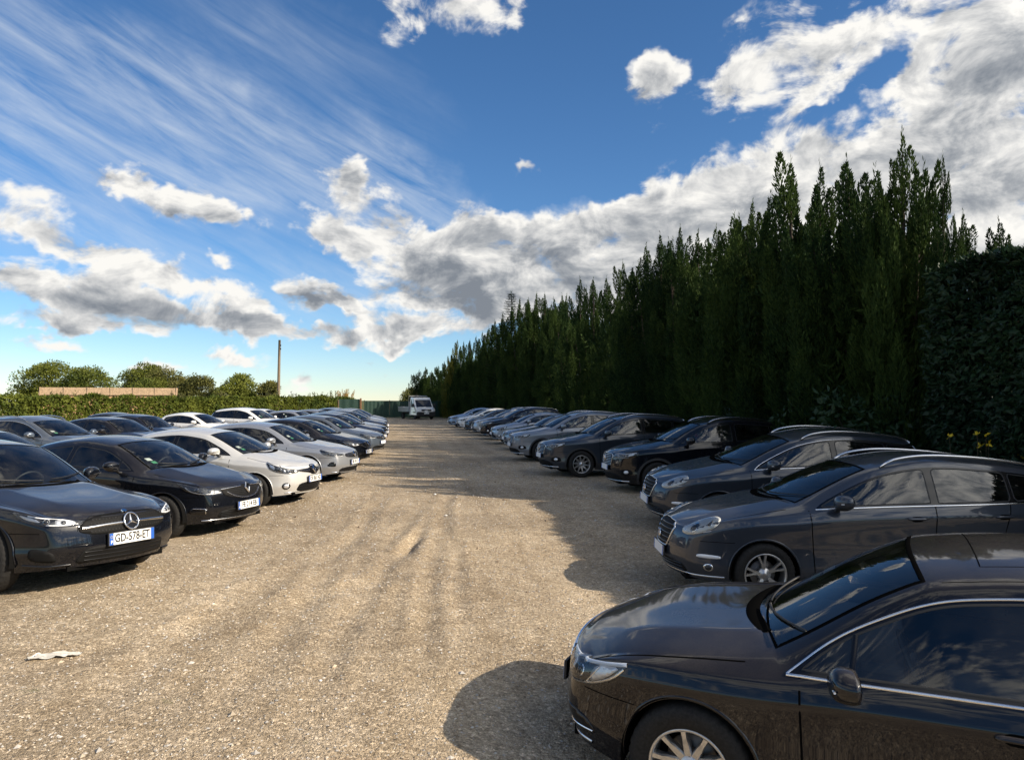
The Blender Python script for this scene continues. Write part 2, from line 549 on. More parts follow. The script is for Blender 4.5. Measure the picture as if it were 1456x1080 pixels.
        carve(bm, lay, lambda co: sdist(poly, (-co.x, co.y)), lambda f: f[lay] == 0 and f.normal.z > 0.2 and -f.calc_center_median().x < sp['cowl'] + 0.15, B['bonnet'])
        # bumper
        bz = sp['bumper_z']
        def fb(co): return max(co.z - (bz + 0.0), -co.x - (fa - ar * 0.85))
        carve(bm, lay, fb, lambda f: f[lay] in (0,) and -f.calc_center_median().x < fa + 0.1, B['bumper'])
        def fr(co): return max(co.z - 0.62, -(-co.x) + (ra + ar * 0.85))
        carve(bm, lay, fr, lambda f: f[lay] in (0,) and -f.calc_center_median().x > ra, B['rbumper'])
        if 'sunroof' in sp:
            pr = sp['sunroof']
            carve(bm, lay, lambda co: sdist(pr, (-co.x, co.y)), lambda f: f[lay] == 0 and f.normal.z > 0.7, B['sunroof'])
    def bvh_ready(self): self.bm.normal_update()

    # ---- surface pieces
    def ribbon(self, mb, pts, w, mat, h=0.002, edge=0.0005, closed=False):
        """pts: (location, normal) list; a thin raised strip following the surface"""
        n = len(pts); vs = []; fs = []
        for i in range(n):
            p, nr = pts[i]
            a = pts[(i + 1) % n][0] if (closed or i < n - 1) else p
            b = pts[i - 1][0] if (closed or i > 0) else p
            t = (a - b)
            if t.length < 1e-9: t = V((1, 0, 0))
            t.normalize(); q = t.cross(nr).normalized()
            vs += [p - q * (w / 2) + nr * edge, p - q * (w * 0.3) + nr * h, p + q * (w * 0.3) + nr * h, p + q * (w / 2) + nr * edge]
        for i in range(n if closed else n - 1):
            k = (i + 1) % n
            for c in range(3):
                fs.append((i * 4 + c, i * 4 + c + 1, k * 4 + c + 1, k * 4 + c))
        mb.add(vs, fs, mat)
    def line(self, mb, path, proj, w, mat, h=0.002, step=0.03, closed=False, edge=0.0005, ascale=1.0, smooth=False):
        q = []
        P = list(path) + ([path[0]] if closed else [])
        for i in range(len(P) - 1):
            a, b = V(P[i]), V(P[i + 1])
            dl = V(((b.x - a.x) * ascale, b.y - a.y)).length
            m = max(1, int(dl / step))
            for k in range(m): q.append(a.lerp(b, k / m))
        if not closed: q.append(V(P[-1]))
        if smooth:
            for _ in range(3):
                q = [q[i] if (not closed and i in (0, len(q) - 1)) else (q[i - 1] + q[i] * 2 + q[(i + 1) % len(q)]) / 4 for i in range(len(q))]
        self.ribbon(mb, [proj(p.x, p.y) for p in q], w, mat, h, edge, closed)
    def patch(self, mb, poly, proj, mat, off=0.003, dome=0.0, dw=0.03, cell=0.025, ascale=1.0, rim=True, inset=0.006, round_=2, sg=1):
        """outline filled with a fine mesh that follows the body, raised by off (+ dome towards the middle)"""
        P = [V((p[0] * ascale, p[1])) for p in poly]
        for _ in range(round_):                       # corner cutting
            q = []
            for i in range(len(P)):
                a, b = P[i], P[(i + 1) % len(P)]
                if (b - a).length > 0.02: q += [a.lerp(b, 0.2), a.lerp(b, 0.8)]
                else: q += [a.lerp(b, 0.5)]
            P = q
        bd = []
        for i in range(len(P)):
            a, b = P[i], P[(i + 1) % len(P)]
            m = max(1, int((b - a).length / cell))
            for k in range(m): bd.append(a.lerp(b, k / m))
        nb = len(bd)
        poly2 = [(p.x, p.y) for p in bd]
        x0, x1 = min(p[0] for p in poly2), max(p[0] for p in poly2); y0, y1 = min(p[1] for p in poly2), max(p[1] for p in poly2)
        pts = list(bd)
        nx, ny = int((x1 - x0) / cell) + 1, int((y1 - y0) / cell) + 1
        for i in range(nx + 1):
            for j in range(ny + 1):
                p = (x0 + (i + 0.5 * (j % 2)) * cell, y0 + j * cell)
                if sdist(poly2, p) < -cell * 0.45: pts.append(V(p))
        r = delaunay_2d_cdt(pts, [(i, (i + 1) % nb) for i in range(nb)], [], 1, 1e-6)
        vs = []; 
        base = []
        for p in r[0]:
            d = max(0.0, -sdist(poly2, (p[0], p[1])))
            loc, nr = proj(p[0] / ascale, p[1])
            k = sqrt(max(0.0, 1 - (1 - min(1, d / dw)) ** 2))
            vs.append(loc + nr * (off + dome * k)); base.append(loc - nr * 0.004)
        fs = [tuple(f) for f in r[2]]
        # orientation
        if fs:
            f = fs[0]; nn = (vs[f[1]] - vs[f[0]]).cross(vs[f[2]] - vs[f[0]])
            _, nr = proj(r[0][f[0]][0] / ascale, r[0][f[0]][1])
            if nn.dot(nr) < 0: fs = [tuple(reversed(f)) for f in fs]
        if rim:
            ed = {}
            for f in fs:
                for k in range(len(f)):
                    e = (f[k], f[(k + 1) % len(f)]); ed[e] = 1
            be = [e for e in ed if (e[1], e[0]) not in ed]
            b0 = len(vs); mp = {}
            for e in be:
                for q in e:
                    if q not in mp: mp[q] = len(vs); vs.append(base[q])
            for a, b in be: fs.append((b, a, mp[a], mp[b]))
        mb.add(vs, fs, mat)
    def labelled(self, names, mat, name, parent, pred=None, mat2=None):
        ids = [LAB[n] for n in names]
        fs = [f for f in self.bm.faces if f[self.lay] in ids and (pred is None or pred(f))]
        if not fs: return None
        mp = {}; vs = []; ff = []; nr = []
        for f in fs:
            q = []
            for v in f.verts:
                if v not in mp: mp[v] = len(vs); vs.append(v.co.copy()); nr.append(v.normal.copy())
                q.append(mp[v])
            ff.append(tuple(q))
        mb = MB(); mb.add(vs, ff, mat)
        o = mb.build(name, parent)
        o.data.normals_split_custom_set_from_vertices([tuple(x) for x in nr])
        return o
    def loops(self, labels, pred=None):
        """boundary loops of a labelled area as lists of (location, normal), inner side on the left"""
        ids = [LAB[n] for n in labels]
        F = set(f for f in self.bm.faces if f[self.lay] in ids and (pred is None or pred(f)))
        nxt = {}
        for f in F:
            for l in f.loops:
                if not any(g in F for g in l.edge.link_faces if g is not f):
                    nxt.setdefault(l.vert, []).append(l.link_loop_next.vert)
        out = []
        while nxt:
            v = next(iter(nxt)); lp = []
            while v in nxt:
                lp.append(v); w = nxt[v].pop()
                if not nxt[v]: del nxt[v]
                v = w
            if len(lp) > 8: out.append([(q.co.copy(), q.normal.copy()) for q in lp])
        return out
    def border(self, mb, labels, w, mat, pred=None, h=0.0016, outer=0.003):
        for lp in self.loops(labels, pred):
            n = len(lp); vs = []; fs = []
            P = [p for p, _ in lp]
            for i in range(n):
                p, nr = lp[i]
                t = (P[(i + 2) % n] - P[i - 2]).normalized()
                q = nr.cross(t).normalized()
                vs += [p - q * outer + nr * 0.0008, p - q * outer * 0.3 + nr * h, p + q * (w * 0.85) + nr * h, p + q * w + nr * 0.0006]
            for i in range(n):
                k = (i + 1) % n
                for c in range(3): fs.append((i * 4 + c, k * 4 + c, k * 4 + c + 1, i * 4 + c + 1))
            mb.add(vs, fs, mat)
# ------------------------------------------------------------------ car specifications (metres; s runs back from the nose)
def spec(L, W, H, R, fa, ra, cowl, header, roofpk, roofend, tailbase, zhood0, zhood1, zcowl, zhead, zend, ztail, belt0, belt1, belt2, **k):
    """a whole set of profile curves from the few dimensions that tell one body from another"""
    d = dict(L=L, W=W, H=H, R=R, fa=fa, ra=ra, cowl=cowl, axis=0.95, arch=R + 0.034)
    mid = (cowl + header) / 2
    d['top'] = [(0, zhood0), (0.28, zhood0 + (zhood1 - zhood0) * 0.55), (0.62, zhood1), (cowl - 0.25, zcowl - 0.028), (cowl, zcowl),
                (cowl + (header - cowl) * 0.5, zcowl + (zhead - zcowl) * 0.56), (header, zhead), (header + 0.35, zhead + (H - zhead) * 0.68), (roofpk, H),
                ((roofpk + roofend) / 2, H - (H - zend) * 0.28), (roofend, zend), (tailbase, ztail), (L - 0.04, ztail - 0.06), (L, ztail - 0.12)]
    d['belt'] = [(0, zhood0 - 0.045), (0.3, zhood0 + (zhood1 - zhood0) * 0.42 - 0.02), (0.7, belt0 - 0.03), (1.2, belt0), (cowl + 0.15, (belt0 + belt1) / 2), (2.3, belt1), (3.4, (belt1 + belt2) / 2), (L - 0.35, belt2), (L, belt2 - 0.05)]
    pw = k.get('planw', (0.74, 0.85, 0.93, 0.975))
    d['plan'] = [(0, W * pw[0]), (0.22, W * pw[1]), (0.55, W * pw[2]), (0.95, W * pw[3]), (1.6, W), (3.0, W), (L - 0.8, W * 0.97), (L - 0.3, W * 0.91), (L, W * 0.80)]
    rw = k.get('roofw', 0.635)
    hw = k.get('hoodw', 0.80)
    d['cant_y'] = [(0, W * 0.66), (0.3, W * (hw - 0.055)), (0.8, W * hw), (cowl - 0.1, W * (hw + 0.01)), (cowl, W * (hw + 0.005)), (header, W * (rw + 0.03)), (roofpk, W * rw), (roofend, W * (rw - 0.005)), (tailbase, W * k.get('tailw', 0.70)), (L, W * 0.68)]
    d['cant_dz'] = [(0, 0.035), (0.5, 0.045), (cowl - 0.2, 0.05), (cowl, 0.05), ((cowl + header) / 2, 0.085), (header, 0.07), (roofpk, 0.075), (roofend, 0.08), (tailbase, 0.05), (L, 0.05)]
    d['shift'] = k.get('shift') or [(0, 0.21), (0.3, 0.13), (0.9, 0.07), (cowl, 0.24), (header, 0.13), (roofpk, 0.0), (roofend, -0.05), (L, -0.14)]
    d['sill'] = [(0, 0.24), (0.5, 0.205), (1.0, 0.20), (L - 0.9, 0.21), (L - 0.3, 0.30), (L, 0.34)]
    body1 = [header + (roofpk - header) * 0.35, roofpk]
    nb = [roofpk + (roofend - roofpk) * q for q in (0.33, 0.66)]
    s1 = [0, 0.11, 0.28, 0.52, 0.8, fa + 0.12, (fa + cowl) / 2 + 0.1, cowl]
    s2 = [cowl + (header - cowl) * q for q in (0.3, 0.65)] + [header]
    s3 = body1 + nb + [roofend]
    s4 = [(roofend + tailbase) / 2, tailbase]
    s5 = [q for q in (L - 0.28, L - 0.10) if q > tailbase + 0.06] + [L]
    d['stations'] = s1 + s2 + s3 + s4 + s5
    d['i_cowl'] = 7; d['i_header'] = 10; d['i_roofend'] = 10 + len(s3); d['i_tailbase'] = d['i_roofend'] + 2
    d['nose'] = k.get('nose', (0.09, 0.01, 0.0, 0.03, 0.08, 0.11, 0.17)); d['nose_len'] = 0.6
    d['tail'] = (0.10, 0.03, 0.0, 0.02, 0.05, 0.07, 0.09)
    d['dlo_s'] = k.get('dlo_s', (cowl + 0.1, roofend + 0.1, roofend - 0.1)); d['dlo_m'] = k.get('dlo_m', (0.03, 0.05))
    d['sB'] = k.get('sB', (cowl + header) / 2 + 0.98); d['sF'] = k.get('sF', fa + 0.50); d['sR'] = k.get('sR', ra - 0.16)
    hq = W * (hw + 0.025)
    d['bonnet'] = k.get('bonnet') or [(-0.1, 0), (-0.1, W * .4), (0.16, W * 0.66), (0.32, W * (hw - 0.03)), (0.8, hq), (cowl - 0.15, hq + 0.01), (cowl + 0.12, hq - 0.02), (cowl + 0.05, W * .5), (cowl, 0)]
    d['bumper_z'] = k.get('bumper_z', zhood0 - 0.16)
    for q in ('sC', 'slB', 'slC', 'clad', 'cladz', 'sunroof', 'crown', 'hoodcrease', 'shouldercrease', 'planx', 'beltcrease', 'shoulder', 'waist', 'dlo_in', 'lev'):
        if q in k: d[q] = k[q]
    d.setdefault('shouldercrease', 0.6)
    d.update(k.get('x', {}))
    return d

SPECS = dict(
    sedan=lambda: spec(4.77, 0.918, 1.52, 0.333, 0.94, 3.73, 1.36, 2.08, 2.65, 3.85, 4.42, 0.755, 0.915, 0.995, 1.43, 1.38, 1.10, 0.86, 0.925, 0.985,
                       dlo_s=(1.42, 4.05, 3.85), sC=3.55, sB=2.62, sF=1.50, hoodcrease=0.6, shouldercrease=0.7, roofw=0.63,
                       sunroof=[(2.30, 0.40), (3.2, 0.40), (3.2, -0.40), (2.30, -0.40)],
                       x=dict(spokes=10, twin=False, rim=0.214, rimmat='alloy')),
    compact=lambda: spec(4.42, 0.90, 1.44, 0.325, 0.90, 3.63, 1.42, 2.12, 2.65, 3.75, 4.18, 0.735, 0.85, 0.955, 1.36, 1.34, 1.02, 0.84, 0.92, 1.0,
                         dlo_s=(1.5, 3.75, 3.62), sC=3.4, hoodcrease=0.4, planw=(0.78, 0.88, 0.945, 0.98), x=dict(spokes=5, twin=True, rim=0.225, rimmat='alloydark')),
    clio5=lambda: spec(4.05, 0.90, 1.44, 0.315, 0.83, 3.41, 1.22, 1.98, 2.5, 3.45, 3.86, 0.775, 0.90, 1.0, 1.36, 1.33, 1.03, 0.88, 0.955, 1.04,
                       dlo_s=(1.30, 3.40, 3.32), hoodcrease=0.5, bumper_z=0.6, planw=(0.72, 0.845, 0.93, 0.975), x=dict(spokes=5, twin=True, rim=0.21, rimmat='alloydark')),
    clio4=lambda: spec(4.06, 0.87, 1.45, 0.31, 0.83, 3.42, 1.16, 1.98, 2.5, 3.5, 3.9, 0.79, 0.90, 1.005, 1.37, 1.34, 1.05, 0.88, 0.96, 1.06,
                       dlo_s=(1.26, 3.38, 3.3), hoodcrease=0.3, bumper_z=0.6, planw=(0.70, 0.835, 0.925, 0.975), x=dict(spokes=5, twin=False, rim=0.205, rimmat='alloy')),
    megane=lambda: spec(4.36, 0.907, 1.45, 0.325, 0.90, 3.57, 1.34, 2.06, 2.6, 3.65, 4.1, 0.78, 0.89, 0.99, 1.37, 1.35, 1.06, 0.87, 0.95, 1.04,
                        dlo_s=(1.42, 3.65, 3.55), sC=3.35, hoodcrease=0.4, x=dict(spokes=5, twin=True, rim=0.22, rimmat='alloy')),
    estate=lambda: spec(4.60, 0.905, 1.57, 0.325, 0.95, 3.65, 1.36, 2.22, 2.75, 4.15, 4.45, 0.81, 0.965, 1.075, 1.45, 1.45, 1.13, 0.945, 1.01, 1.06,
                        dlo_s=(1.42, 4.22, 4.12), sC=3.62, slC=0.1, hoodcrease=0.15, planw=(0.70, 0.83, 0.925, 0.975), roofw=0.645,
                        x=dict(spokes=5, twin=True, rim=0.225, rimmat='alloy')),
    suv=lambda: spec(4.45, 0.92, 1.63, 0.345, 0.92, 3.58, 1.28, 2.02, 2.55, 3.95, 4.28, 0.90, 1.02, 1.12, 1.50, 1.52, 1.18, 0.99, 1.06, 1.13,
                     dlo_s=(1.36, 4.02, 3.92), sC=3.48, slC=0.1, hoodcrease=0.45, clad=0.055, cladz=0.36, bumper_z=0.66, roofw=0.66,
                     nose=(0.10, 0.02, 0.0, 0.01, 0.05, 0.08, 0.14), x=dict(spokes=10, twin=False, rim=0.232, rimmat='alloy')),
)

# ------------------------------------------------------------------ parts
def make_wheel(root, x, y, sp):
    sg = 1 if y > 0 else -1
    R, rr = sp['R'], sp['rim']
    w = empty('wheel', (x, y, R), 0.0, root)
    mb = MB()
    n = 108; prof = [(rr - 0.006, .082), (rr + 0.010, .100), ((R + rr) / 2, .109), (R - 0.03, .103), (R - 0.010, .090), (R, .070), (R + .001, .03), (R + .001, -.03), (R, -.07), (R - .012, -.09), ((R + rr) / 2, -.108), (rr, -.095)]
    vs = []; fs = []; m = len(prof)
    for k in range(n):
        a = 2 * pi * k / n
        for i, (r, h) in enumerate(prof):
            if i in (4, 5, 8, 9) and k % 3 == 0: r -= 0.007
            vs.append((r * cos(a), h * sg, r * sin(a)))
    for k in range(n):
        k2 = (k + 1) % n
        for i in range(m - 1):
            q = (k * m + i, k2 * m + i, k2 * m + i + 1, k * m + i + 1)
            fs.append(q if sg > 0 else q[::-1])
    mb.add(vs, fs, M['tyre'])
    mb.build('tyre', w, auto=False)
    rb = MB(); al = M[sp['rimmat']]
    pr = [(rr - 0.004, .080), (rr + 0.006, .088), (rr - 0.002, .096), (rr - 0.014, .092), (rr - 0.020, .070), (rr - 0.026, -.01), (rr - .026, -.09)]
    rb.lathe([(r, h * sg) for r, h in pr], al, 56)
    rb.lathe([(0.001, -.02 * sg), (0.135, -.02 * sg), (0.14, -.028 * sg)], M['brake'], 40)
    rb.lathe([(0.14, -.05 * sg), (rr - 0.02, -.05 * sg)], M['well'], 40)
    rb.lathe([(0.001, .066 * sg), (0.026, .066 * sg), (0.031, .060 * sg), (0.062, .056 * sg), (0.072, .040 * sg), (0.072, -.02 * sg)], al, 32)
    for k in range(5):
        a = 2 * pi * k / 5 + 0.3
        rb.tube([(0.048 * cos(a), .045 * sg, 0.048 * sin(a)), (0.048 * cos(a), .0575 * sg, 0.048 * sin(a))], .0075, M['brake'], 8)
    ns = sp['spokes']
    def spoke(a, da, w0, w1):
        ca, sa = cos(a), sin(a); a2 = a + da; cb, sb = cos(a2), sin(a2)
        sec = []
        for r, ang, wd, h in ((0.055, a, w0, .058), (0.12, a + da * .35, w0 * .85, .070), (rr - 0.06, a + da * .8, w1, .080), (rr - 0.010, a2, w1 * 1.25, .086)):
            c, s_ = cos(ang), sin(ang)
            p = V((r * c, 0, r * s_)); q = V((-s_, 0, c))
            sec.append([p - q * wd + V((0, (h - .012) * sg, 0)), p - q * wd * .72 + V((0, h * sg, 0)), p + q * wd * .72 + V((0, h * sg, 0)), p + q * wd + V((0, (h - .012) * sg, 0)), p + q * wd * .8 + V((0, (h - .05) * sg, 0)), p - q * wd * .8 + V((0, (h - .05) * sg, 0))])
        vs = [p for s_ in sec for p in s_]; fs = []
        for i in range(3):
            for k in range(6):
                q = (i * 6 + k, i * 6 + (k + 1) % 6, i * 6 + 6 + (k + 1) % 6, i * 6 + 6 + k)
                fs.append(q)
        rb.add(vs, fs, al, False)
    for k in range(ns):
        a = 2 * pi * k / ns + 0.16
        if sp['twin']:
            spoke(a - 0.06, -0.13, 0.017, 0.013); spoke(a + 0.06, 0.13, 0.017, 0.013)
        else:
            spoke(a, 0, 0.024 if ns > 7 else .036, 0.0145 if ns > 7 else .026)
    rb.build('rim', w, auto=True)
    return w

def make_seat(root, x, y, z0, ztop):
    s = MB()
    s.box((x, y, z0 + .08), (.50, .50, .16), M['seat'], bev=.05)
    R_ = Matrix.Rotation(radians(-14), 4, 'Y')
    h = ztop - .17 - z0 - .1
    s.box((x - .29, y, z0 + .12 + h / 2), (.14, .48, h), M['seat'], bev=.05, rot=R_)
    o = s.build('seat', root)
    hb = MB(); hb.box((x - .385 , y, ztop - .07), (.10, .27, .18), M['seat'], bev=.045, rot=R_)
    hb.tube([(x - .36, y - .06, ztop - .25), (x - .38, y - .06, ztop - .1)], .007, M['chrome'], 6)
    hb.tube([(x - .36, y + .06, ztop - .25), (x - .38, y + .06, ztop - .1)], .007, M['chrome'], 6)
    hb.build('headrest', o)

def text_mesh(txt, size, mat, name='lettering'):
    c = bpy.data.curves.new(name, 'FONT'); c.body = txt; c.size = size; c.align_x = 'CENTER'; c.align_y = 'CENTER'; c.extrude = 0.0008; c.resolution_u = 3
    c.offset = 0.0022
    o = bpy.data.objects.new(name, c); COL.objects.link(o)
    dg = bpy.context.evaluated_depsgraph_get()
    me = bpy.data.meshes.new_from_object(o.evaluated_get(dg))
    bpy.data.objects.remove(o); bpy.data.curves.remove(c)
    return me

def make_plate(root, loc, nrm, txt):
    """white number plate with blue end bands"""
    p = V(loc); n = V(nrm).normalized()
    yv = V((0, 0, 1)); xv = yv.cross(n).normalized(); zv = n; yv = zv.cross(xv)
    Mx = Matrix(((xv.x, yv.x, zv.x, p.x), (xv.y, yv.y, zv.y, p.y), (xv.z, yv.z, zv.z, p.z), (0, 0, 0, 1)))
    mb = MB()
    def bx(x0, x1, y0, y1, z0, z1, mat):
        vs = [Mx @ V(q) for q in ((x0, y0, z0), (x1, y0, z0), (x1, y1, z0), (x0, y1, z0), (x0, y0, z1), (x1, y0, z1), (x1, y1, z1), (x0, y1, z1))]
        mb.add(vs, [(4, 5, 6, 7), (0, 1, 5, 4), (1, 2, 6, 5), (2, 3, 7, 6), (3, 0, 4, 7)], mat, False)
    bx(-.268, .268, -.063, .063, -.012, .004, M['plastic'])
    bx(-.26, .26, -.055, .055, .0, .008, M['white'])
    bx(-.26, -.218, -.055, .055, .008, .0095, M['blue'])
    bx(.222, .26, -.055, .055, .008, .0095, M['blue'])
    for k in range(8):
        a = 2 * pi * k / 8
        bx(-.239 + .012 * cos(a) - .0022, -.239 + .012 * cos(a) + .0022, .022 + .012 * sin(a) - .0022, .022 + .012 * sin(a) + .0022, .0095, .0102, M['yellow'])
    def letters(t, x, y, sz, sxx, mat):
        me = text_mesh(t, sz, mat)
        mb.add([Mx @ V((x + v.co.x * sxx, y + v.co.y, .0095 + max(0, v.co.z))) for v in me.vertices], [tuple(q.vertices) for q in me.polygons], mat, False)
        bpy.data.meshes.remove(me)
    letters('F', -.239, -.028, .04, .9, M['white'])
    if txt: letters(txt, .002, .0, .112, .78, M['ink'])
    return mb.build('number_plate', root)

def emblem(mb, loc, nrm, kind, size):
    p = V(loc); n = V(nrm).normalized(); u = V((0, 0, 1)); x = u.cross(n).normalized(); y = n.cross(x)
    def w(a, b, c): return p + x * a + y * b + n * c
    if kind == 'star':
        mb.add([w(size * .98 * cos(2 * pi * k / 40), size * .98 * sin(2 * pi * k / 40), .002) for k in range(40)], [tuple(range(40))], M['black'], False)
        for k in range(48): pass
        mb.tube([w(size * cos(2 * pi * k / 40), size * sin(2 * pi * k / 40), .008) for k in range(41)], size * .105, M['chrome'], 8, caps=False)
        for k in range(3):
            a = pi / 2 + 2 * pi * k / 3; c, s = cos(a), sin(a)
            q = [w(0, 0, .016), w(-s * size * .16 + c * size * .1, c * size * .16 + s * size * .1, .006), w(c * size, s * size, .010), w(s * size * .16 + c * size * .1, -c * size * .16 + s * size * .1, .006)]
            mb.add(q, [(0, 1, 2), (0, 2, 3)], M['satin'], False)
    elif kind == 'diamond':
        a, b = size * .66, size
        o = [(0, b), (a, 0), (0, -b), (-a, 0)]; k1 = .52
        vs = [w(px, py, .004) for px, py in o] + [w(px * .8, py * .82, .020) for px, py in o] + [w(px * k1, py * k1, .016) for px, py in o] + [w(px * k1 * .9, py * k1 * .9, .003) for px, py in o]
        fs = []
        for r in range(3):
            for k in range(4):
                k2 = (k + 1) % 4
                fs.append((r * 4 + k2, r * 4 + k, r * 4 + 4 + k, r * 4 + 4 + k2))
        mb.add(vs, fs, M['chrome'], False)
        mb.add([w(px * .5, py * .5, .003) for px, py in o], [(3, 2, 1, 0)], M['black'], False)
    else:
        mb.add([w(size * 1.1 * cos(2 * pi * k / 24), size * sin(2 * pi * k / 24), .014) for k in range(24)] + [w(size * 1.25 * cos(2 * pi * k / 24), size * 1.15 * sin(2 * pi * k / 24), .004) for k in range(24)],
               [tuple(range(24))] + [(k, 24 + k, 24 + (k + 1) % 24, (k + 1) % 24) for k in range(24)], M['chrome'], False)

def mirror_shape(root, car, mat, sg, s, z, y0, y1, ledge=False):
    """door mirror: a shell with a rounded front, flat glass towards the rear, on a stalk"""
    bm = bmesh.new(); bmesh.ops.create_cube(bm, size=1)
    bmesh.ops.subdivide_edges(bm, edges=bm.edges, cuts=4, use_grid_fill=True)
    yc = (y0 + y1) / 2; wy = (y1 - y0) / 2; hz = 0.085 if ledge else 0.078; dx = 0.085 if ledge else 0.075
    for v in bm.verts:
        x, y, q = v.co.x * 2, v.co.y * 2, v.co.z * 2
        # superellipsoid, flattened at the rear
        r = (abs(x) ** 2.6 + abs(y) ** 2.6 + abs(q) ** 2.6) ** (1 / 2.6)
        x, y, q = x / r, y / r, q / r
        if x < -.45: x = -.45 - (x + .45) * .02
        tp = 1 - .30 * max(0, y)                       # slimmer outboard
        v.co = (x * dx - 0.05 * (y * .5 + .5) , y * wy, q * hz * tp + .012 * y)
    for v in bm.verts: v.co.y = v.co.y * sg
    if sg < 0: bmesh.ops.reverse_faces(bm, faces=bm.faces)
    c = V((-s, yc * sg, z))
    bm.transform(Matrix.Translation(c))
    mb = MB(); mb.bm(bm, mat); bm.free()
    mb.mi(M['plastic'])
    for i, f in enumerate(mb.f):
        zc = sum(mb.v[q][2] for q in f) / len(f)
        if zc < z - hz * .62: mb.m[i] = 1
    mb.tube([(-s + .02, (y0 - .09) * sg, z - hz - .03), (-s + .01, (y0 + .01) * sg, z - hz - .012), (-s + .005, (y0 + .06) * sg, z - hz * .7)], [.034, .028, .03], M['plastic'], 8, squash=.6)
    mb.tube([(-s + .072 - .05 * (.5 + .5 * q), (yc + wy * q) * sg, z - .012 + .012 * q) for q in (-.3, 0, .3, .6, .85)], .006, M['drl' if ledge else 'plastic'], 6)
    o = mb.build('door_mirror', root)
    g = MB(); b = -s - .05 * .5 - .45 * dx - .003
    vs = [V((b - .05 * .5 * cos(a) * .9 * 1.0, (yc + wy * .86 * cos(a)) * sg, z + .012 * cos(a) + hz * .8 * sin(a))) for a in [2 * pi * k / 20 for k in range(20)]]
    g.add(vs, [tuple(range(20))], M['chrome'], False)
    g.build('mirror_glass', o)
    return o

def lamp(car, root, sg, poly, hmat='lamphouse', discs=(), strips=(), refl=(), dome=.006):
    C = car.cyl; A = .0155 * .92
    pj = lambda a, z: C(a * sg, z)
    mb = MB()
    car.patch(mb, poly, pj, M[hmat], off=.002, cell=.022, ascale=A)
    for p in refl: car.patch(mb, p, pj, M['reflector'], off=.0035, cell=.016, ascale=A, round_=1)
    for (a, z, r) in discs:
        p = [(a + r / A * cos(2 * pi * k / 14), z + r * sin(2 * pi * k / 14)) for k in range(14)]
        car.patch(mb, p, pj, M['chrome'], off=.004, cell=.014, ascale=A, round_=0)
        p = [(a + r * .78 / A * cos(2 * pi * k / 14), z + r * .78 * sin(2 * pi * k / 14)) for k in range(14)]
        car.patch(mb, p, pj, M['lamphouse'], off=.005, dome=r * .35, dw=r * .8, cell=.012, ascale=A, round_=0)
    for st in strips:
        path, w, mt = st
        car.line(mb, path, pj, w, M[mt], h=.006, edge=.003, ascale=A, smooth=True)
    o = mb.build('headlight', root)
    lb = MB(); car.patch(lb, poly, pj, M['lens'], off=.009, dome=dome, dw=.05, cell=.022, ascale=A, rim=False)
    lb.build('lens', o)
    return o

FACES = {}
def face_sedan(car, r, kit):
    for sg in (1, -1):
        lamp(car, r, sg, [(26, .625), (27, .70), (40, .722), (54, .765), (66, .80), (61, .70), (51, .625), (40, .595)],
             discs=((36, .655, .034), (45, .675, .034)), refl=([(50, .635), (58, .70), (63, .775), (52, .745)], [(28, .64), (29, .69), (40, .71), (40, .64)]),
             strips=(([(27, .698), (40, .718), (54, .76), (65, .796)], .022, 'drl'), ([(29, .618), (40, .60), (51, .632), (61, .71), (64, .77)], .015, 'chrome'), ([(49, .635), (53, .70), (54, .74)], .010, 'chrome')))
    g = MB(); A = .0155
    car.patch(g, [(-24, .60), (-25, .69), (25, .69), (24, .60)], car.cyl, M['grille'], off=.003, ascale=A)
    for z in (.615, .640, .665, .69): car.line(g, [(-24, z), (24, z)], car.cyl, .011, M['chrome'], h=.010, ascale=A)
    g.build('grille', r)
    g = MB()
    car.patch(g, [(-44, .28), (-30, .40), (30, .40), (44, .28), (30, .26), (-30, .26)], car.cyl, M['grille'], off=.003, ascale=A)
    car.line(g, [(-50, .27), (0, .25), (50, .27)], car.cyl, .02, M['satin'], h=.008, ascale=A)
    for sg in (1, -1): car.patch(g, [(34 * sg, .33), (36 * sg, .46), (50 * sg, .43), (54 * sg, .33)], car.cyl, M['black'], off=.003, ascale=A); car.line(g, [(36 * sg, .345), (52 * sg, .355)], car.cyl, .012, M['chrome'], h=.008, ascale=A)
    g.build('lower_intake', r)

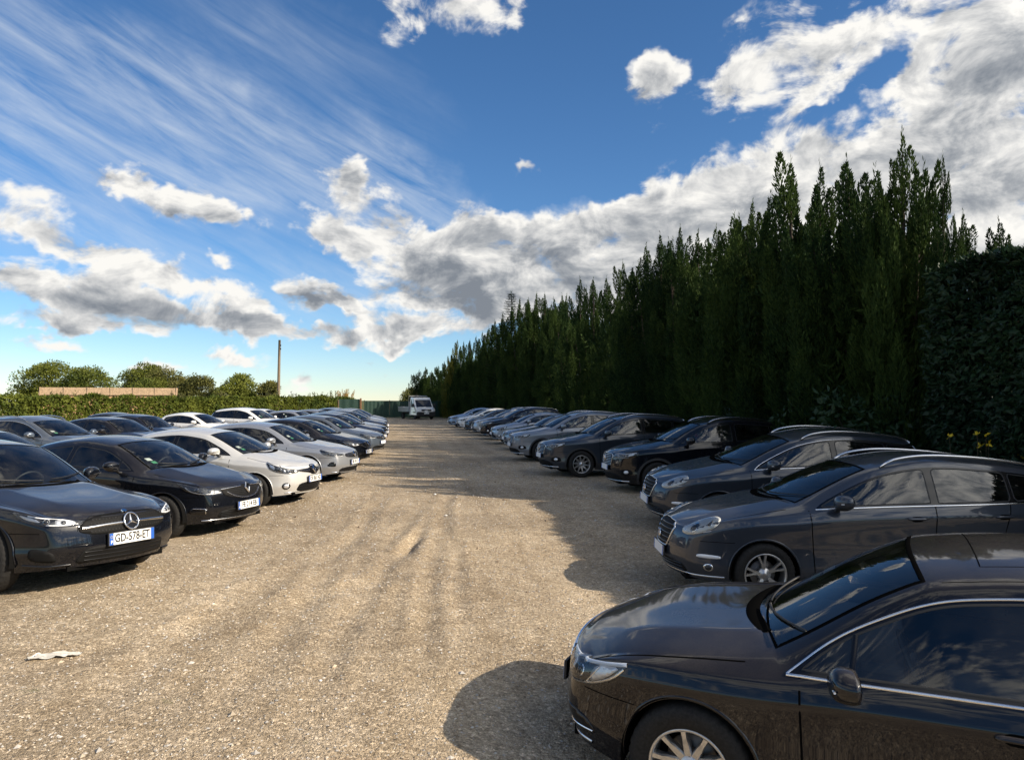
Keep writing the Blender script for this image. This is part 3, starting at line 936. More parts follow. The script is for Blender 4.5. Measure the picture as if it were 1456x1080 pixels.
def face_compact(car, r, kit):
    A = .0155
    for sg in (1, -1):
        lamp(car, r, sg, [(30, .625), (28, .665), (36, .70), (50, .725), (64, .772), (66, .765), (58, .69), (46, .638)],
             discs=((38, .667, .022), (46, .682, .024)), refl=([(48, .672), (52, .712), (62, .748), (57, .70)], [(31, .64), (33, .68), (42, .70), (42, .65)]),
             strips=(([(56, .735), (48, .712), (36, .688), (31, .662), (32, .640), (38, .642), (46, .652)], .012, 'drl'),))
    g = MB()
    car.patch(g, [(-30, .56), (-31, .62), (-24, .70), (0, .715), (24, .70), (31, .62), (30, .56), (20, .53), (-20, .53)], car.cyl, M['grille'], off=.003, ascale=A)
    for i in range(-13, 14):
        for j in range(4):
            a, z = i * 2.0 + (j % 2), .565 + j * .034
            if abs(a) < 25 and not abs(a) < 4.5:
                p, n = car.cyl(a, z); t = n.cross(V((0, 0, 1)))
                g.add([p + n * .010 + V((0, 0, .008)), p + n * .008 + t * .009, p + n * .010 - V((0, 0, .008)), p + n * .008 - t * .009], [(0, 1, 2, 3)], M['alloydark'], False)
    car.line(g, [(-29, .60), (-16, .613), (0, .62), (16, .613), (29, .60)], car.cyl, .030, M['satin'], h=.020, ascale=A, smooth=True)
    car.line(g, [(-31, .58), (-31, .63), (-24, .702), (0, .716), (24, .702), (31, .63), (31, .58)], car.cyl, .008, M['black'], h=.008, ascale=A)
    gr = g.build('grille', r)
    e = MB(); p, n = car.cyl(0, .62); emblem(e, p + n * .018, n, 'star', .082); e.build('badge', gr)
    e = MB(); q, nn = car.topp(0.12, 0); emblem(e, q + nn * .001, nn, 'oval', .024); e.build('bonnet_badge', r)
    g = MB()
    car.patch(g, [(-33, .245), (-28, .40), (-20, .43), (20, .43), (28, .40), (33, .245)], car.cyl, M['grille'], off=.003, ascale=A)
    for z in (.30, .34, .38): car.line(g, [(-27, z), (27, z)], car.cyl, .008, M['black'], h=.008, ascale=A)
    for sg in (1, -1):
        car.patch(g, [(40 * sg, .30), (42 * sg, .41), (54 * sg, .45), (55 * sg, .33)], car.cyl, M['grille'], off=.003, ascale=A)
        car.line(g, [(34 * sg, .255), (44 * sg, .27), (58 * sg, .285)], car.cyl, .022, M['black'], h=.012, ascale=A)
    g.build('lower_intake', r)

def face_clio5(car, r, kit):
    A = .0155
    for sg in (1, -1):
        lamp(car, r, sg, [(30, .655), (29, .70), (40, .725), (54, .765), (66, .81), (68, .80), (60, .70), (48, .645), (38, .635)],
             discs=((40, .685, .026), (50, .705, .028)), refl=([(31, .66), (32, .69), (36, .695), (36, .655)],),
             strips=(([(60, .75), (57, .70), (48, .655), (38, .645), (30, .66)], .011, 'drl'),))
    g = MB()
    car.patch(g, [(-28, .62), (-30, .715), (0, .745), (30, .715), (28, .62), (18, .565), (0, .545), (-18, .565)], car.cyl, M['grille'], off=.003, ascale=A)
    for z in (.58, .605, .63, .655, .68, .705): car.line(g, [(-24 + abs(.66 - z) * 60, z), (24 - abs(.66 - z) * 60, z)], car.cyl, .009, M['black'], h=.009, ascale=A)
    for sg in (1, -1): car.line(g, [(30 * sg, .70), (18 * sg, .712), (7 * sg, .722)], car.cyl, .016, M['chrome'], h=.012, ascale=A)
    for sg in (1, -1): car.line(g, [(24 * sg, .66), (18 * sg, .60), (8 * sg, .558), (0, .553)], car.cyl, .012, M['satin'], h=.010, ascale=A, smooth=True)
    gr = g.build('grille', r)
    e = MB(); p, n = car.cyl(0, .685); emblem(e, p + n * .012, n, 'diamond', .088); e.build('badge', gr)
    g = MB()
    car.patch(g, [(-34, .27), (-30, .42), (30, .42), (34, .27)], car.cyl, M['grille'], off=.003, ascale=A)
    for z in (.30, .325, .35, .375): car.line(g, [(-30, z), (30, z)], car.cyl, .009, M['black'], h=.010, ascale=A)
    for sg in (1, -1):
        car.patch(g, [(40 * sg, .36), (42 * sg, .46), (54 * sg, .47), (58 * sg, .38)], car.cyl, M['black'], off=.003, ascale=A)
        car.line(g, [(43 * sg, .375), (43 * sg, .44), (53 * sg, .45)], car.cyl, .010, M['chrome'], h=.008, ascale=A)
    car.line(g, [(-46, .245), (0, .235), (46, .245)], car.cyl, .014, M['satin'], h=.008, ascale=A)
    g.build('lower_intake', r)

def face_clio4(car, r, kit):
    A = .0155
    for sg in (1, -1):
        lamp(car, r, sg, [(27, .645), (28, .70), (38, .715), (52, .765), (63, .84), (66, .845), (62, .73), (52, .655), (38, .62)],
             hmat='lamphouse', discs=((38, .665, .036), (50, .70, .040)), refl=([(55, .70), (56, .77), (62, .82), (61, .74)], [(29, .65), (29, .69), (33, .695), (33, .64)], [(43, .64), (44, .70), (46, .71), (46, .65)]),
             strips=(([(30, .64), (38, .632), (51, .665), (60, .73)], .009, 'satin'),))
    g = MB()
    car.patch(g, [(-28, .655), (-28, .695), (-8, .70), (-6, .76), (6, .76), (8, .70), (28, .695), (28, .655), (10, .615), (5, .575), (-5, .575), (-10, .615)], car.cyl, M['black'], off=.005, ascale=A)
    for sg in (1, -1): car.line(g, [(28 * sg, .668), (9 * sg, .66)], car.cyl, .012, M['satin'], h=.010, ascale=A)
    gr = g.build('grille', r)
    e = MB(); p, n = car.cyl(0, .675); emblem(e, p + n * .010, n, 'diamond', .095); e.build('badge', gr)
    g = MB()
    car.patch(g, [(-31, .27), (-27, .43), (-15, .455), (15, .455), (27, .43), (31, .27)], car.cyl, M['grille'], off=.003, ascale=A)
    for z in (.31, .345, .38, .415): car.line(g, [(-27, z), (27, z)], car.cyl, .010, M['black'], h=.012, ascale=A)
    for sg in (1, -1):
        c = [(43 * sg + 4.6 * cos(2 * pi * k / 14), .40 + .062 * sin(2 * pi * k / 14)) for k in range(14)]
        car.patch(g, c, car.cyl, M['black'], off=.004, ascale=A, round_=0)
        c = [(43 * sg + 3.0 * cos(2 * pi * k / 14), .40 + .042 * sin(2 * pi * k / 14)) for k in range(14)]
        car.patch(g, c, car.cyl, M['reflector'], off=.007, dome=.008, ascale=A, round_=0, cell=.015)
    car.line(g, [(-44, .252), (0, .24), (44, .252)], car.cyl, .02, M['satin'], h=.006, ascale=A)
    g.build('lower_intake', r)

def face_megane(car, r, kit):
    A = .0155
    for sg in (1, -1):
        lamp(car, r, sg, [(27, .645), (28, .70), (40, .725), (54, .77), (66, .825), (62, .72), (52, .66), (38, .63)],
             discs=((36, .67, .028), (44, .685, .03), (53, .71, .03)),
             strips=(([(62, .74), (54, .682), (44, .652), (34, .642), (29, .66)], .012, 'drl'),))
    g = MB()
    car.patch(g, [(-24, .615), (-26, .70), (0, .725), (26, .70), (24, .615), (0, .59)], car.cyl, M['grille'], off=.004, ascale=A)
    for z in (.63, .655, .68, .70): car.line(g, [(-23, z), (23, z)], car.cyl, .009, M['chrome'], h=.009, ascale=A)
    gr = g.build('grille', r)
    e = MB(); p, n = car.cyl(0, .67); emblem(e, p + n * .012, n, 'diamond', .085); e.build('badge', gr)
    g = MB()
    car.patch(g, [(-40, .265), (-32, .38), (32, .38), (40, .265)], car.cyl, M['grille'], off=.003, ascale=A)
    for z in (.30, .33, .36): car.line(g, [(-32, z), (32, z)], car.cyl, .010, M['black'], h=.010, ascale=A)
    for sg in (1, -1):
        car.patch(g, [(42 * sg, .40), (44 * sg, .52), (50 * sg, .52), (56 * sg, .42)], car.cyl, M['black'], off=.004, ascale=A)
    car.line(g, [(-48, .25), (0, .24), (48, .25)], car.cyl, .016, M['satin'], h=.008, ascale=A)
    g.build('lower_intake', r)

def face_estate(car, r, kit):
    A = .0155
    for sg in (1, -1):
        egg = [(45 + 13.5 * cos(t) + 3.5 * sin(t), .80 + .088 * sin(t) + .042 * cos(t)) for t in [2 * pi * k / 20 for k in range(20)]]
        lamp(car, r, sg, egg, hmat='palelamp', discs=((41, .78, .046), (52, .835, .026)),
             strips=(([(34, .745), (42, .72), (54, .765)], .008, 'chrome'),), dome=.02)
    g = MB()
    car.patch(g, [(-15, .52), (-22, .74), (-17, .79), (0, .80), (17, .79), (22, .74), (15, .52)], car.cyl, M['grille'], off=.003, ascale=A)
    for z in (.56, .61, .66, .71, .755): car.line(g, [(-16 - (z - .5) * 20, z), (16 + (z - .5) * 20, z)], car.cyl, .014, M['black'], h=.011, ascale=A)
    car.line(g, [(-15, .52), (-22, .74), (-17, .79), (0, .802), (17, .79), (22, .74), (15, .52)], car.cyl, .016, M['satin'], h=.012, ascale=A, closed=True)
    gr = g.build('grille', r)
    e = MB(); p, n = car.cyl(0, .62); emblem(e, p + n * .012, n, 'oval', .045); e.build('badge', gr)
    g = MB()
    car.patch(g, [(-38, .26), (-32, .40), (32, .40), (38, .26)], car.cyl, M['grille'], off=.003, ascale=A)
    for z in (.30, .335, .37): car.line(g, [(-32, z), (32, z)], car.cyl, .009, M['black'], h=.008, ascale=A)
    for sg in (1, -1):
        car.patch(g, [(44 * sg, .475), (45 * sg, .515), (60 * sg, .505), (60 * sg, .47)], car.cyl, M['drl'], off=.005, ascale=A)
        c = [(52 * sg + 3.2 * cos(2 * pi * k / 14), .375 + .042 * sin(2 * pi * k / 14)) for k in range(14)]
        car.patch(g, c, car.cyl, M['chrome'], off=.004, ascale=A, round_=0, cell=.014)
        c = [(52 * sg + 2.2 * cos(2 * pi * k / 14), .375 + .030 * sin(2 * pi * k / 14)) for k in range(14)]
        car.patch(g, c, car.cyl, M['lamphouse'], off=.007, dome=.01, ascale=A, round_=0, cell=.014)
    car.line(g, [(-62, .262), (-40, .245), (0, .24), (40, .245), (62, .262)], car.cyl, .022, M['satin'], h=.006, ascale=A)
    g.build('lower_intake', r)

def face_suv(car, r, kit):
    A = .0155
    for sg in (1, -1):
        lamp(car, r, sg, [(27, .765), (27, .835), (42, .855), (58, .885), (64, .89), (59, .82), (48, .77), (36, .755)],
             discs=((35, .80, .030), (45, .812, .030)), refl=([(49, .80), (50, .85), (58, .872), (56, .825)],),
             strips=(([(28, .828), (42, .848), (60, .88)], .014, 'drl'), ([(29, .772), (38, .766), (50, .785)], .008, 'drl')))
    g = MB()
    car.patch(g, [(-20, .60), (-25, .80), (-20, .845), (0, .855), (20, .845), (25, .80), (20, .60)], car.cyl, M['grille'], off=.003, ascale=A)
    for z in (.64, .675, .71, .745, .78, .815): car.line(g, [(-21, z), (-4, z), (4, z), (21, z)], car.cyl, .011, M['chrome'], h=.010, ascale=A)
    car.line(g, [(-20, .605), (-24.5, .80), (-20, .842), (0, .852), (20, .842), (24.5, .80), (20, .605)], car.cyl, .014, M['satin'], h=.012, ascale=A, closed=True)
    gr = g.build('grille', r)
    e = MB(); p, n = car.cyl(0, .74); emblem(e, p + n * .010, n, 'oval', .058); e.build('badge', gr)
    g = MB()
    car.patch(g, [(-46, .27), (-34, .44), (34, .44), (46, .27)], car.cyl, M['grille'], off=.003, ascale=A)
    for sg in (1, -1):
        car.patch(g, [(39 * sg, .41), (40 * sg, .53), (53 * sg, .53), (56 * sg, .42)], car.cyl, M['grille'], off=.004, ascale=A)
        c = [(47 * sg + 2.8 * cos(2 * pi * k / 14), .47 + .038 * sin(2 * pi * k / 14)) for k in range(14)]
        car.patch(g, c, car.cyl, M['reflector'], off=.008, dome=.01, ascale=A, round_=0, cell=.014)
    car.line(g, [(-50, .262), (0, .25), (50, .262)], car.cyl, .03, M['satin'], h=.008, ascale=A)
    g.build('lower_intake', r)
for _n in ('sedan', 'compact', 'clio5', 'clio4', 'megane', 'estate', 'suv'): FACES[_n] = globals()['face_' + _n]

PLATE_Z = dict(sedan=.46, compact=.475, clio5=.445, clio4=.50, megane=.49, estate=.46, suv=.545)

def build_car(kind, pkey, name, plate='', rails=None, chrome='', simple_in=False):
    """one complete car, nose at +X, origin on the ground under its middle"""
    sp = SPECS[kind](); car = Car(sp); P = paint(pkey); Ln = sp['L']
    root = empty(name)
    lab = car.labelled
    lab(['body'], P, 'body', root)
    lab(['bonnet'], P, 'bonnet', root)
    lab(['bumper'], P, 'front_bumper', root); lab(['rbumper'], P, 'rear_bumper', root)
    lab(['windscreen'], M['glass'], 'windscreen', root)
    lab(['rear_window'], M['tint'], 'rear_window', root)
    if sp.get('clad'): lab(['cladding'], M['plastic'], 'wheel_arch_cladding', root)
    if 'sunroof' in sp: lab(['sunroof'], P, 'sunroof', root)
    doors = {}
    for sg in (1, -1):
        pr = lambda f: f.calc_center_median().y * sg > 0
        a = lab(['door_front'], P, 'front_door', root, pr); b = lab(['door_rear'], P, 'rear_door', root, pr)
        if a: lab(['glass_front'], M['glass'], 'window', a, pr)
        if b: lab(['glass_rear'], M['tint'], 'window', b, pr)
        lab(['pillar'], M['black'], 'pillar_trim', root, pr)
        lab(['glass_quarter'], M['tint'], 'quarter_window', root, pr)
        doors[sg] = (a, b)
    # rubber seals and frit
    t = MB()
    car.border(t, ['windscreen'], .024, M['gap'])
    car.border(t, ['rear_window'], .030, M['rubber'])
    for sg in (1, -1):
        pr = lambda f: f.calc_center_median().y * sg > 0
        for q in ('glass_front', 'glass_rear', 'glass_quarter'): car.border(t, [q], .010, M['rubber'], pr)
    t.build('window_seal', root)
    # shut lines
    t = MB(); gw = .011
    hb = sp['bonnet']; hy = [(s, y) for s, y in hb if y > 0.5 * sp['W'] and s > .25]
    for sg in (1, -1):
        sd = lambda s, z: car.side(s, z, sg)
        car.line(t, [(s, y * sg) for s, y in hy[:-1]], car.topp, gw, M['gap'], h=.0012, smooth=True)
        zt = lambda s: car.bz_(s)
        F = [(car.fD(z), z) for z in [sp.get('door_z', .27) + (zt(sp['sF']) - .27) * q / 12 for q in range(13)]]
        car.line(t, F, sd, gw, M['gap'], h=.0012)
        B = [(car.sBf(z), z) for z in [.27 + (zt(sp['sB']) + .0 - .27) * q / 12 for q in range(13)]]
        car.line(t, B, sd, gw, M['gap'], h=.0012)
        if kind not in ():
            Rr = [(car.fR(z), z) for z in [.56 + (zt(sp['sR'] + .05) - .56) * q / 8 for q in range(9)]]
            car.line(t, Rr, sd, gw, M['gap'], h=.0012)
        car.line(t, [(car.fD(.27), .27), (sp['ra'] - sp['arch'] - .08, .27)], sd, gw, M['gap'], h=.0012)
        # mirror triangle divider
        lo = car.dlo_lo; s_m = lo[0][0] + .30
        zl = min(lo, key=lambda q: abs(q[0] - s_m))[1]; zh = min(car.dlo_hi, key=lambda q: abs(q[0] - s_m - .02))[1]
        if zh - zl > .03: car.line(t, [(s_m, zl + .005), (s_m + .015, zh - .005)], sd, .030, M['black'], h=.003)
        # plastic strip along the sill
        car.line(t, [(sp['fa'] + sp['arch'] + .05, .235), (sp['ra'] - sp['arch'] - .05, .235)], sd, .02, M['plastic'], h=.004)
        # bumper to wing joint
        bz = sp['bumper_z']
        car.line(t, [(.30, bz), (sp['fa'] - sp['arch'] * .85, bz)], sd, .006, M['gap'], h=.001)
        # fuel cap only on the far side rear
    if 'sunroof' in sp:
        q = sp['sunroof']; car.line(t, q, car.topp, .007, M['gap'], h=.0008, closed=True)
        q = [(s, y * 1.02) for s, y in q]
        for sg in (1, -1): car.line(t, [(sp['stations'][sp['i_header']] + .04, .56 * sg), (3.8, .52 * sg)], car.topp, .006, M['gap'], h=.0008)
    # cowl
    cz = [(sp['cowl'] - .205 + .24 * (y / .62) ** 2, y) for y in [-.47 + .94 * k / 24 for k in range(25)]]
    car.line(t, cz, car.topp, .085, M['gap'], h=.005)
    # arch lips
    for wx in (sp['fa'], sp['ra']):
        for sg in (1, -1):
            q = []
            for k in range(40):
                a = radians(-10 + 200 * k / 39)
                q.append((wx - (sp['arch'] + .012) * cos(a), sp['R'] + (sp['arch'] + .012) * sin(a)))
            q = [p for p in q if p[1] > .27]
            car.line(t, q, lambda s, z: car.side(s, z, sg), .018, M['plastic'] if sp.get('clad') else P, h=.007, edge=-.002)
    t.build('shut_lines', root)
    # window chrome
    if chrome:
        for sg in (1, -1):
            t = MB()
            sd = lambda s, z: car.side(s, z, sg)
            if 'b' in chrome: car.line(t, [(s, z - .006) for s, z in car.dlo_lo], sd, .016, M['chrome'], h=.006)
            if 't' in chrome: car.line(t, [(car.dlo_lo[0][0], car.dlo_lo[0][1] - .004)] + [(s, z + .004) for s, z in car.dlo_hi] + [car.dlo_lo[-1]], sd, .013, M['chrome'], h=.005, smooth=True)
            t.build('window_chrome_strip', root)
    # handles
    for sg in (1, -1):
        sd = lambda s, z: car.side(s, z, sg)
        for dr, s0 in ((doors[sg][0], sp['sB'] - .22), (doors[sg][1], sp['sR'] - .0)):
            if dr is None: continue
            zc = car.bz_(s0) - .125
            t = MB()
            car.patch(t, [(s0 - .06, zc - .028), (s0 - .06, zc + .028), (s0 + .06, zc + .028), (s0 + .06, zc - .028)], sd, M['gap'], off=.0012, cell=.02, rim=False)
            car.patch(t, [(s0 - .10, zc - .012), (s0 - .10, zc + .016), (s0 + .10, zc + .018), (s0 + .10, zc - .010)], sd, P, off=.012, dome=.014, dw=.014, cell=.009)
            t.build('handle', dr)
    # mirrors
    for sg in (1, -1):
        s_m = car.dlo_lo[0][0] + (.26 if kind == 'sedan' else .22); z_m = car.bz_(s_m) + (.045 if kind == 'sedan' else .085)
        mirror_shape(root, car, P, sg, s_m, z_m, sp['W'] * .965, sp['W'] * .965 + .22, kind in ('sedan', 'estate'))
    # roof rails
    if rails:
        hd = sp['stations'][sp['i_header']]; re = sp['stations'][sp['i_roofend']]
        for sg in (1, -1):
            pts = []
            for k in range(25):
                u = k / 24; s = hd + .10 + (re - hd - .16) * u
                p, n = car.topp(s, (car.f_cy(s) - .035) * sg)
                h = .05 * min(1, min(u, 1 - u) / .09) ** .5
                pts.append(p + V((0, .012 * sg, h)))
            t = MB(); t.tube(pts, .017, M[rails], 8, squash=1.0); t.build('roof_rail', root)
    # wipers
    for (ya, yb, sl) in ((.10, .62, .36), (-.45, .02, .34)):
        t = MB(); pts = []
        for k in range(9):
            u = k / 8; y = ya + (yb - ya) * u
            p, n = car.topp(sp['cowl'] - .13 + .24 * (y / .62) ** 2 + .07 * (1 - u) * 0 + .035, y)
            pts.append(p + n * (.018 - .006 * u))
        t.tube(pts, .009, M['rubber'], 6, r2=.005); 
        t.build('wiper', root)
    FACES[kind](car, root, None)
    p, n = car.cyl(0, PLATE_Z[kind])
    make_plate(root, p + V((.008, 0, 0)), V((1, 0, .05)), plate)
    # tail lamps
    for sg in (1, -1):
        t = MB()
        zt = sp['H'] * .62
        C = lambda a, z: (lambda h: (h[0], h[1]) if h[0] else (V((-Ln, .6 * sg, z)), V((-1, 0, 0))))(car.bvh.ray_cast(V((-Ln + .9, 0, z)) + V((-cos(radians(a)), sin(radians(a)) * sg, 0)) * 3, V((cos(radians(a)), -sin(radians(a)) * sg, 0))))
        car.patch(t, [(28, zt - .06), (30, zt + .08), (50, zt + .10), (58, zt + .03), (48, zt - .07)], C, M['redlens'], off=.003, dome=.008, ascale=.0155, cell=.03)
        t.build('tail_light', root)
    # wheels
    yw = sp['W'] - .125
    for x in (-sp['fa'], -sp['ra']):
        for sg in (1, -1): make_wheel(root, x, yw * sg, sp)
    # underside and wheel wells
    u = MB()
    u.box((-Ln / 2, 0, .24), (Ln - .35, sp['W'] * 1.22, .06), M['well'])
    for x in (sp['fa'], sp['ra']):
        for sg in (1, -1):
            prof = [(sp['arch'] + .012, .40 * sg), (sp['arch'] + .012, (sp['W'] - .035) * sg)]
            vs = []; fs = []
            for k in range(25):
                a = radians(-10 + 200 * k / 24)
                for yy in (.38 * sg, (sp['W'] - .045) * sg): vs.append((-x + (sp['arch'] + .010) * cos(a), yy, sp['R'] + (sp['arch'] + .010) * sin(a)))
            for k in range(24): fs.append((2 * k, 2 * k + 1, 2 * k + 3, 2 * k + 2))
            u.add(vs, fs, M['well'])
            u.add([(-x + (sp['arch'] + .010) * cos(radians(-10 + 200 * k / 24)), .38 * sg, sp['R'] + (sp['arch'] + .01) * sin(radians(-10 + 200 * k / 24))) for k in range(25)], [tuple(range(25))], M['well'], False)
    u.build('underbody', root)
    # cabin
    c = sp['cowl']; zb = car.kz(car.f_belt(c + .5)); W = sp['W']
    t = MB()
    t.box((-(c + .33), 0, zb - .14), (.62, W * 1.52, .22), M['dash'], bev=.07)
    t.box((-(c + .50), .37, zb - .03), (.22, .36, .09), M['dash'], bev=.04)
    t.build('dashboard', root)
    f = MB()
    f.box((-(c + 1.5), 0, .33), (2.6, W * 1.6, .05), M['dash'])
    for sg in (1, -1): f.box((-(c + 1.45), W * .86 * sg, .33 + (zb - .40) / 2), (2.2, .03, zb - .42), M['dash'])
    f.box((-(c + .05), 0, .5), (.05, W * 1.6, .5), M['dash'])
    f.build('cabin_floor', root)
    zt = sp['H'] - .25
    xs = c + 1.12
    for y in (.36, -.36): make_seat(root, -xs, y, .40 if kind != 'suv' else .52, zt)
    t = MB(); xb = min(c + 2.0, sp['ra'] - .45)
    z0 = .42 if kind != 'suv' else .55
    t.box((-xb, 0, z0 + .08), (.5, W * 1.4, .16), M['seat'], bev=.05)
    t.box((-(xb + .30), 0, z0 + .35), (.14, W * 1.4, .56), M['seat'], bev=.05, rot=Matrix.Rotation(radians(-18), 4, 'Y'))
    for y in (.36, -.36, 0): t.box((-(xb + .42), y, zt - .09), (.09, .24, .15), M['seat'], bev=.04)
    t.build('rear_seat', root)
    t = MB()
    cx, cyy, cz_ = -(c + .66), .37, zb - .03
    Rr = Matrix.Translation((cx, cyy, cz_)) @ Matrix.Rotation(radians(25), 4, 'Y')
    t.tube([Rr @ V((0, .185 * cos(2 * pi * k / 28), .185 * sin(2 * pi * k / 28))) for k in range(29)], .015, M['rubber'], 7, caps=False)
    for a in (0, pi, -pi / 2): t.tube([Rr @ V((.02, 0, 0)), Rr @ V((0, .18 * cos(a), .18 * sin(a)))], .018, M['dash'], 6)
    t.build('steering_wheel', root)
    t = MB()
    hd = sp['stations'][sp['i_header']]
    p, n = car.topp(hd - .08, 0)
    t.box(p - n * .05 + V((-.05, 0, -.03)), (.04, .24, .065), M['rubber'], bev=.015)
    t.tube([p - n * .01, p - n * .05 + V((-.04, 0, 0))], .012, M['rubber'], 6)
    t.build('interior_mirror', root)
    # parking papers on the windscreen, passenger side lower corner
    t = MB()
    p, n = car.topp(sp['cowl'] + .20, -.46)
    tt = V((0, 1, 0)); ww = n.cross(tt)
    for q, (dy, dx, sz, mt) in enumerate(((0, 0, .04, 'paper'), (.02, -.10, .035, 'sticker'))):
        b = p - n * .012 + tt * dy + ww * dx
        t.add([b - tt * sz * 1.3 - ww * sz, b + tt * sz * 1.3 - ww * sz, b + tt * sz * 1.3 + ww * sz, b - tt * sz * 1.3 + ww * sz], [(0, 1, 2, 3)], M[mt], False)
    t.build('windscreen_sticker', root)
    # recentre
    for ch in root.children:
        if ch.type == 'EMPTY': ch.location.x += Ln / 2
        else:
            shift_tree(ch, Ln / 2)
    root['len'] = Ln
    car.bm.free()
    return root

def shift_tree(o, dx):
    if o.type == 'MESH': o.data.transform(Matrix.Translation((dx, 0, 0)))
    for c in o.children: shift_tree(c, dx)

def copy_tree(o, parent=None, newpaint=None, skip=()):
    c = o.copy(); COL.objects.link(c); c.parent = parent
    if newpaint is not None and c.type == 'MESH':
        for sl in c.material_slots:
            if sl.material and sl.material.name.startswith('paint_'):
                sl.link = 'OBJECT'; sl.material = newpaint
    for ch in o.children:
        if ch.name.split('.')[0] in skip: continue
        copy_tree(ch, c, newpaint, skip)
    return c
# ------------------------------------------------------------------ the place
rnd = random.Random(7)
CAMH = 2.0
PITCH = math.atan(28 / 1050)
FPX = 1050.0
def px_dir(px, py):
    """world direction of a photo pixel (camera looks along +Y)"""
    v = V((px - 728, FPX, 540 - py))
    return V((v.x, v.y * cos(PITCH) - v.z * sin(PITCH), v.y * sin(PITCH) + v.z * cos(PITCH))).normalized()
def gz(x, y):
    """height of the ground"""
    z = -(0.17 * sm(13, 9.5, y) + 0.15 * sm(6.5, 3.0, y)) * sm(-1.6, 1.2, x)
    z += 0.17 * sm(-1.0, -4.0, x) * sm(11.5, 7.5, y)
    return z

def make_world():
    w = bpy.data.worlds.new('World'); SC.world = w; w.use_nodes = True
    t = w.node_tree; t.nodes.clear()
    out = N(t, 'ShaderNodeOutputWorld'); bg = N(t, 'ShaderNodeBackground')
    bg.inputs[1].default_value = SKYS
    sk = N(t, 'ShaderNodeTexSky', sky_type='NISHITA'); sk.sun_disc = False
    sk.sun_elevation = radians(SUN_EL); sk.sun_rotation = radians(SUN_ROT)
    sk.air_density = 0.9; sk.dust_density = 0.0; sk.ozone_density = 5.0; sk.altitude = 100
    tc = N(t, 'ShaderNodeTexCoord')
    se = N(t, 'ShaderNodeSeparateXYZ'); L(t, tc, se, 'Generated', 0)
    def mth(op, a=None, b=None, c=None, clamp=False):
        n = N(t, 'ShaderNodeMath', operation=op); n.use_clamp = clamp
        for i, q in enumerate((a, b, c)):
            if q is None: continue
            if isinstance(q, (int, float)): n.inputs[i].default_value = q
            else: t.links.new(q, n.inputs[i])
        return n.outputs[0]
    az = mth('ARCTAN2', se.outputs[0], se.outputs[1])
    el = mth('ARCSINE', se.outputs[2])
    cb = N(t, 'ShaderNodeCombineXYZ'); t.links.new(az, cb.inputs[0]); t.links.new(el, cb.inputs[1])
    P = cb.outputs[0]
    # ragged edges: warp the layout coordinates with noise of the direction
    def noise(vec, scale, detail, rough, dist=0.0, lac=2.0):
        n = N(t, 'ShaderNodeTexNoise', noise_dimensions='2D'); n.inputs['Scale'].default_value = scale; n.inputs['Detail'].default_value = detail
        n.inputs['Roughness'].default_value = rough; n.inputs['Distortion'].default_value = dist; n.inputs['Lacunarity'].default_value = lac
        t.links.new(vec, n.inputs['Vector']); return n
    def vmath(op, a, b):
        n = N(t, 'ShaderNodeVectorMath', operation=op)
        for i, q in enumerate((a, b)):
            if isinstance(q, tuple): n.inputs[i].default_value = q
            else: t.links.new(q, n.inputs[i])
        return n.outputs[0]
    wn = noise(P, 12.0, 4, 0.6)
    wv = vmath('SUBTRACT', wn.outputs['Color'], (0.5, 0.5, 0.5))
    wv = vmath('MULTIPLY', wv, (0.11, 0.07, 0.0))
    PW = vmath('ADD', P, wv)
    def layer(blobs):
        acc = None
        for (cx, cy, rx, ry, rot, s) in blobs:
            if ry < 14: s *= 1.6
            d = px_dir(cx, cy); A, E = atan2(d.x, d.y), math.asin(d.z)
            d2 = px_dir(cx + rx, cy); d3 = px_dir(cx, cy - ry)
            ra = abs(atan2(d2.x, d2.y) - A) + .004; re = abs(math.asin(d3.z) - E) + .004
            mp = N(t, 'ShaderNodeMapping', vector_type='TEXTURE')
            mp.inputs['Location'].default_value = (A, E, 0); mp.inputs['Rotation'].default_value = (0, 0, radians(rot)); mp.inputs['Scale'].default_value = (ra * 1.3, re * 1.3, 1)
            t.links.new(PW, mp.inputs[0])
            gr = N(t, 'ShaderNodeTexGradient', gradient_type='SPHERICAL'); L(t, mp, gr)
            v = mth('MULTIPLY', gr.outputs['Fac'], s)
            acc = v if acc is None else mth('ADD', acc, v)
        return acc
    def wide(blobs):
        acc = None
        for (A, E, ra, re, s) in blobs:
            mp = N(t, 'ShaderNodeMapping', vector_type='TEXTURE')
            mp.inputs['Location'].default_value = (A, E, 0); mp.inputs['Scale'].default_value = (ra, re, 1); t.links.new(PW, mp.inputs[0])
            gr = N(t, 'ShaderNodeTexGradient', gradient_type='SPHERICAL'); L(t, mp, gr)
            v = mth('MULTIPLY', gr.outputs['Fac'], s); acc = v if acc is None else mth('ADD', acc, v)
        return acc
    cum = mth('ADD', layer(CUMULUS), wide(CUMULUS_FILL)); dark = layer(DARK); cir = layer(CIRRUS)
    # billows, flattened towards the horizon
    st = N(t, 'ShaderNodeMapping'); st.inputs['Scale'].default_value = (1.0, 1.7, 1.0); t.links.new(P, st.inputs[0])
    f1 = noise(st.outputs[0], 10.5, 9, 0.60, 0.3)
    st2 = N(t, 'ShaderNodeMapping'); st2.inputs['Scale'].default_value = (1.0, 1.7, 1.0); st2.inputs['Location'].default_value = (0.018, 0.030, 0.0); t.links.new(P, st2.inputs[0])
    f2 = noise(st2.outputs[0], 10.5, 6, 0.60, 0.3)
    vo = N(t, 'ShaderNodeTexVoronoi', feature='F1', voronoi_dimensions='2D'); vo.inputs['Scale'].default_value = 17; vo.inputs['Detail'].default_value = 3; vo.inputs['Roughness'].default_value = .55
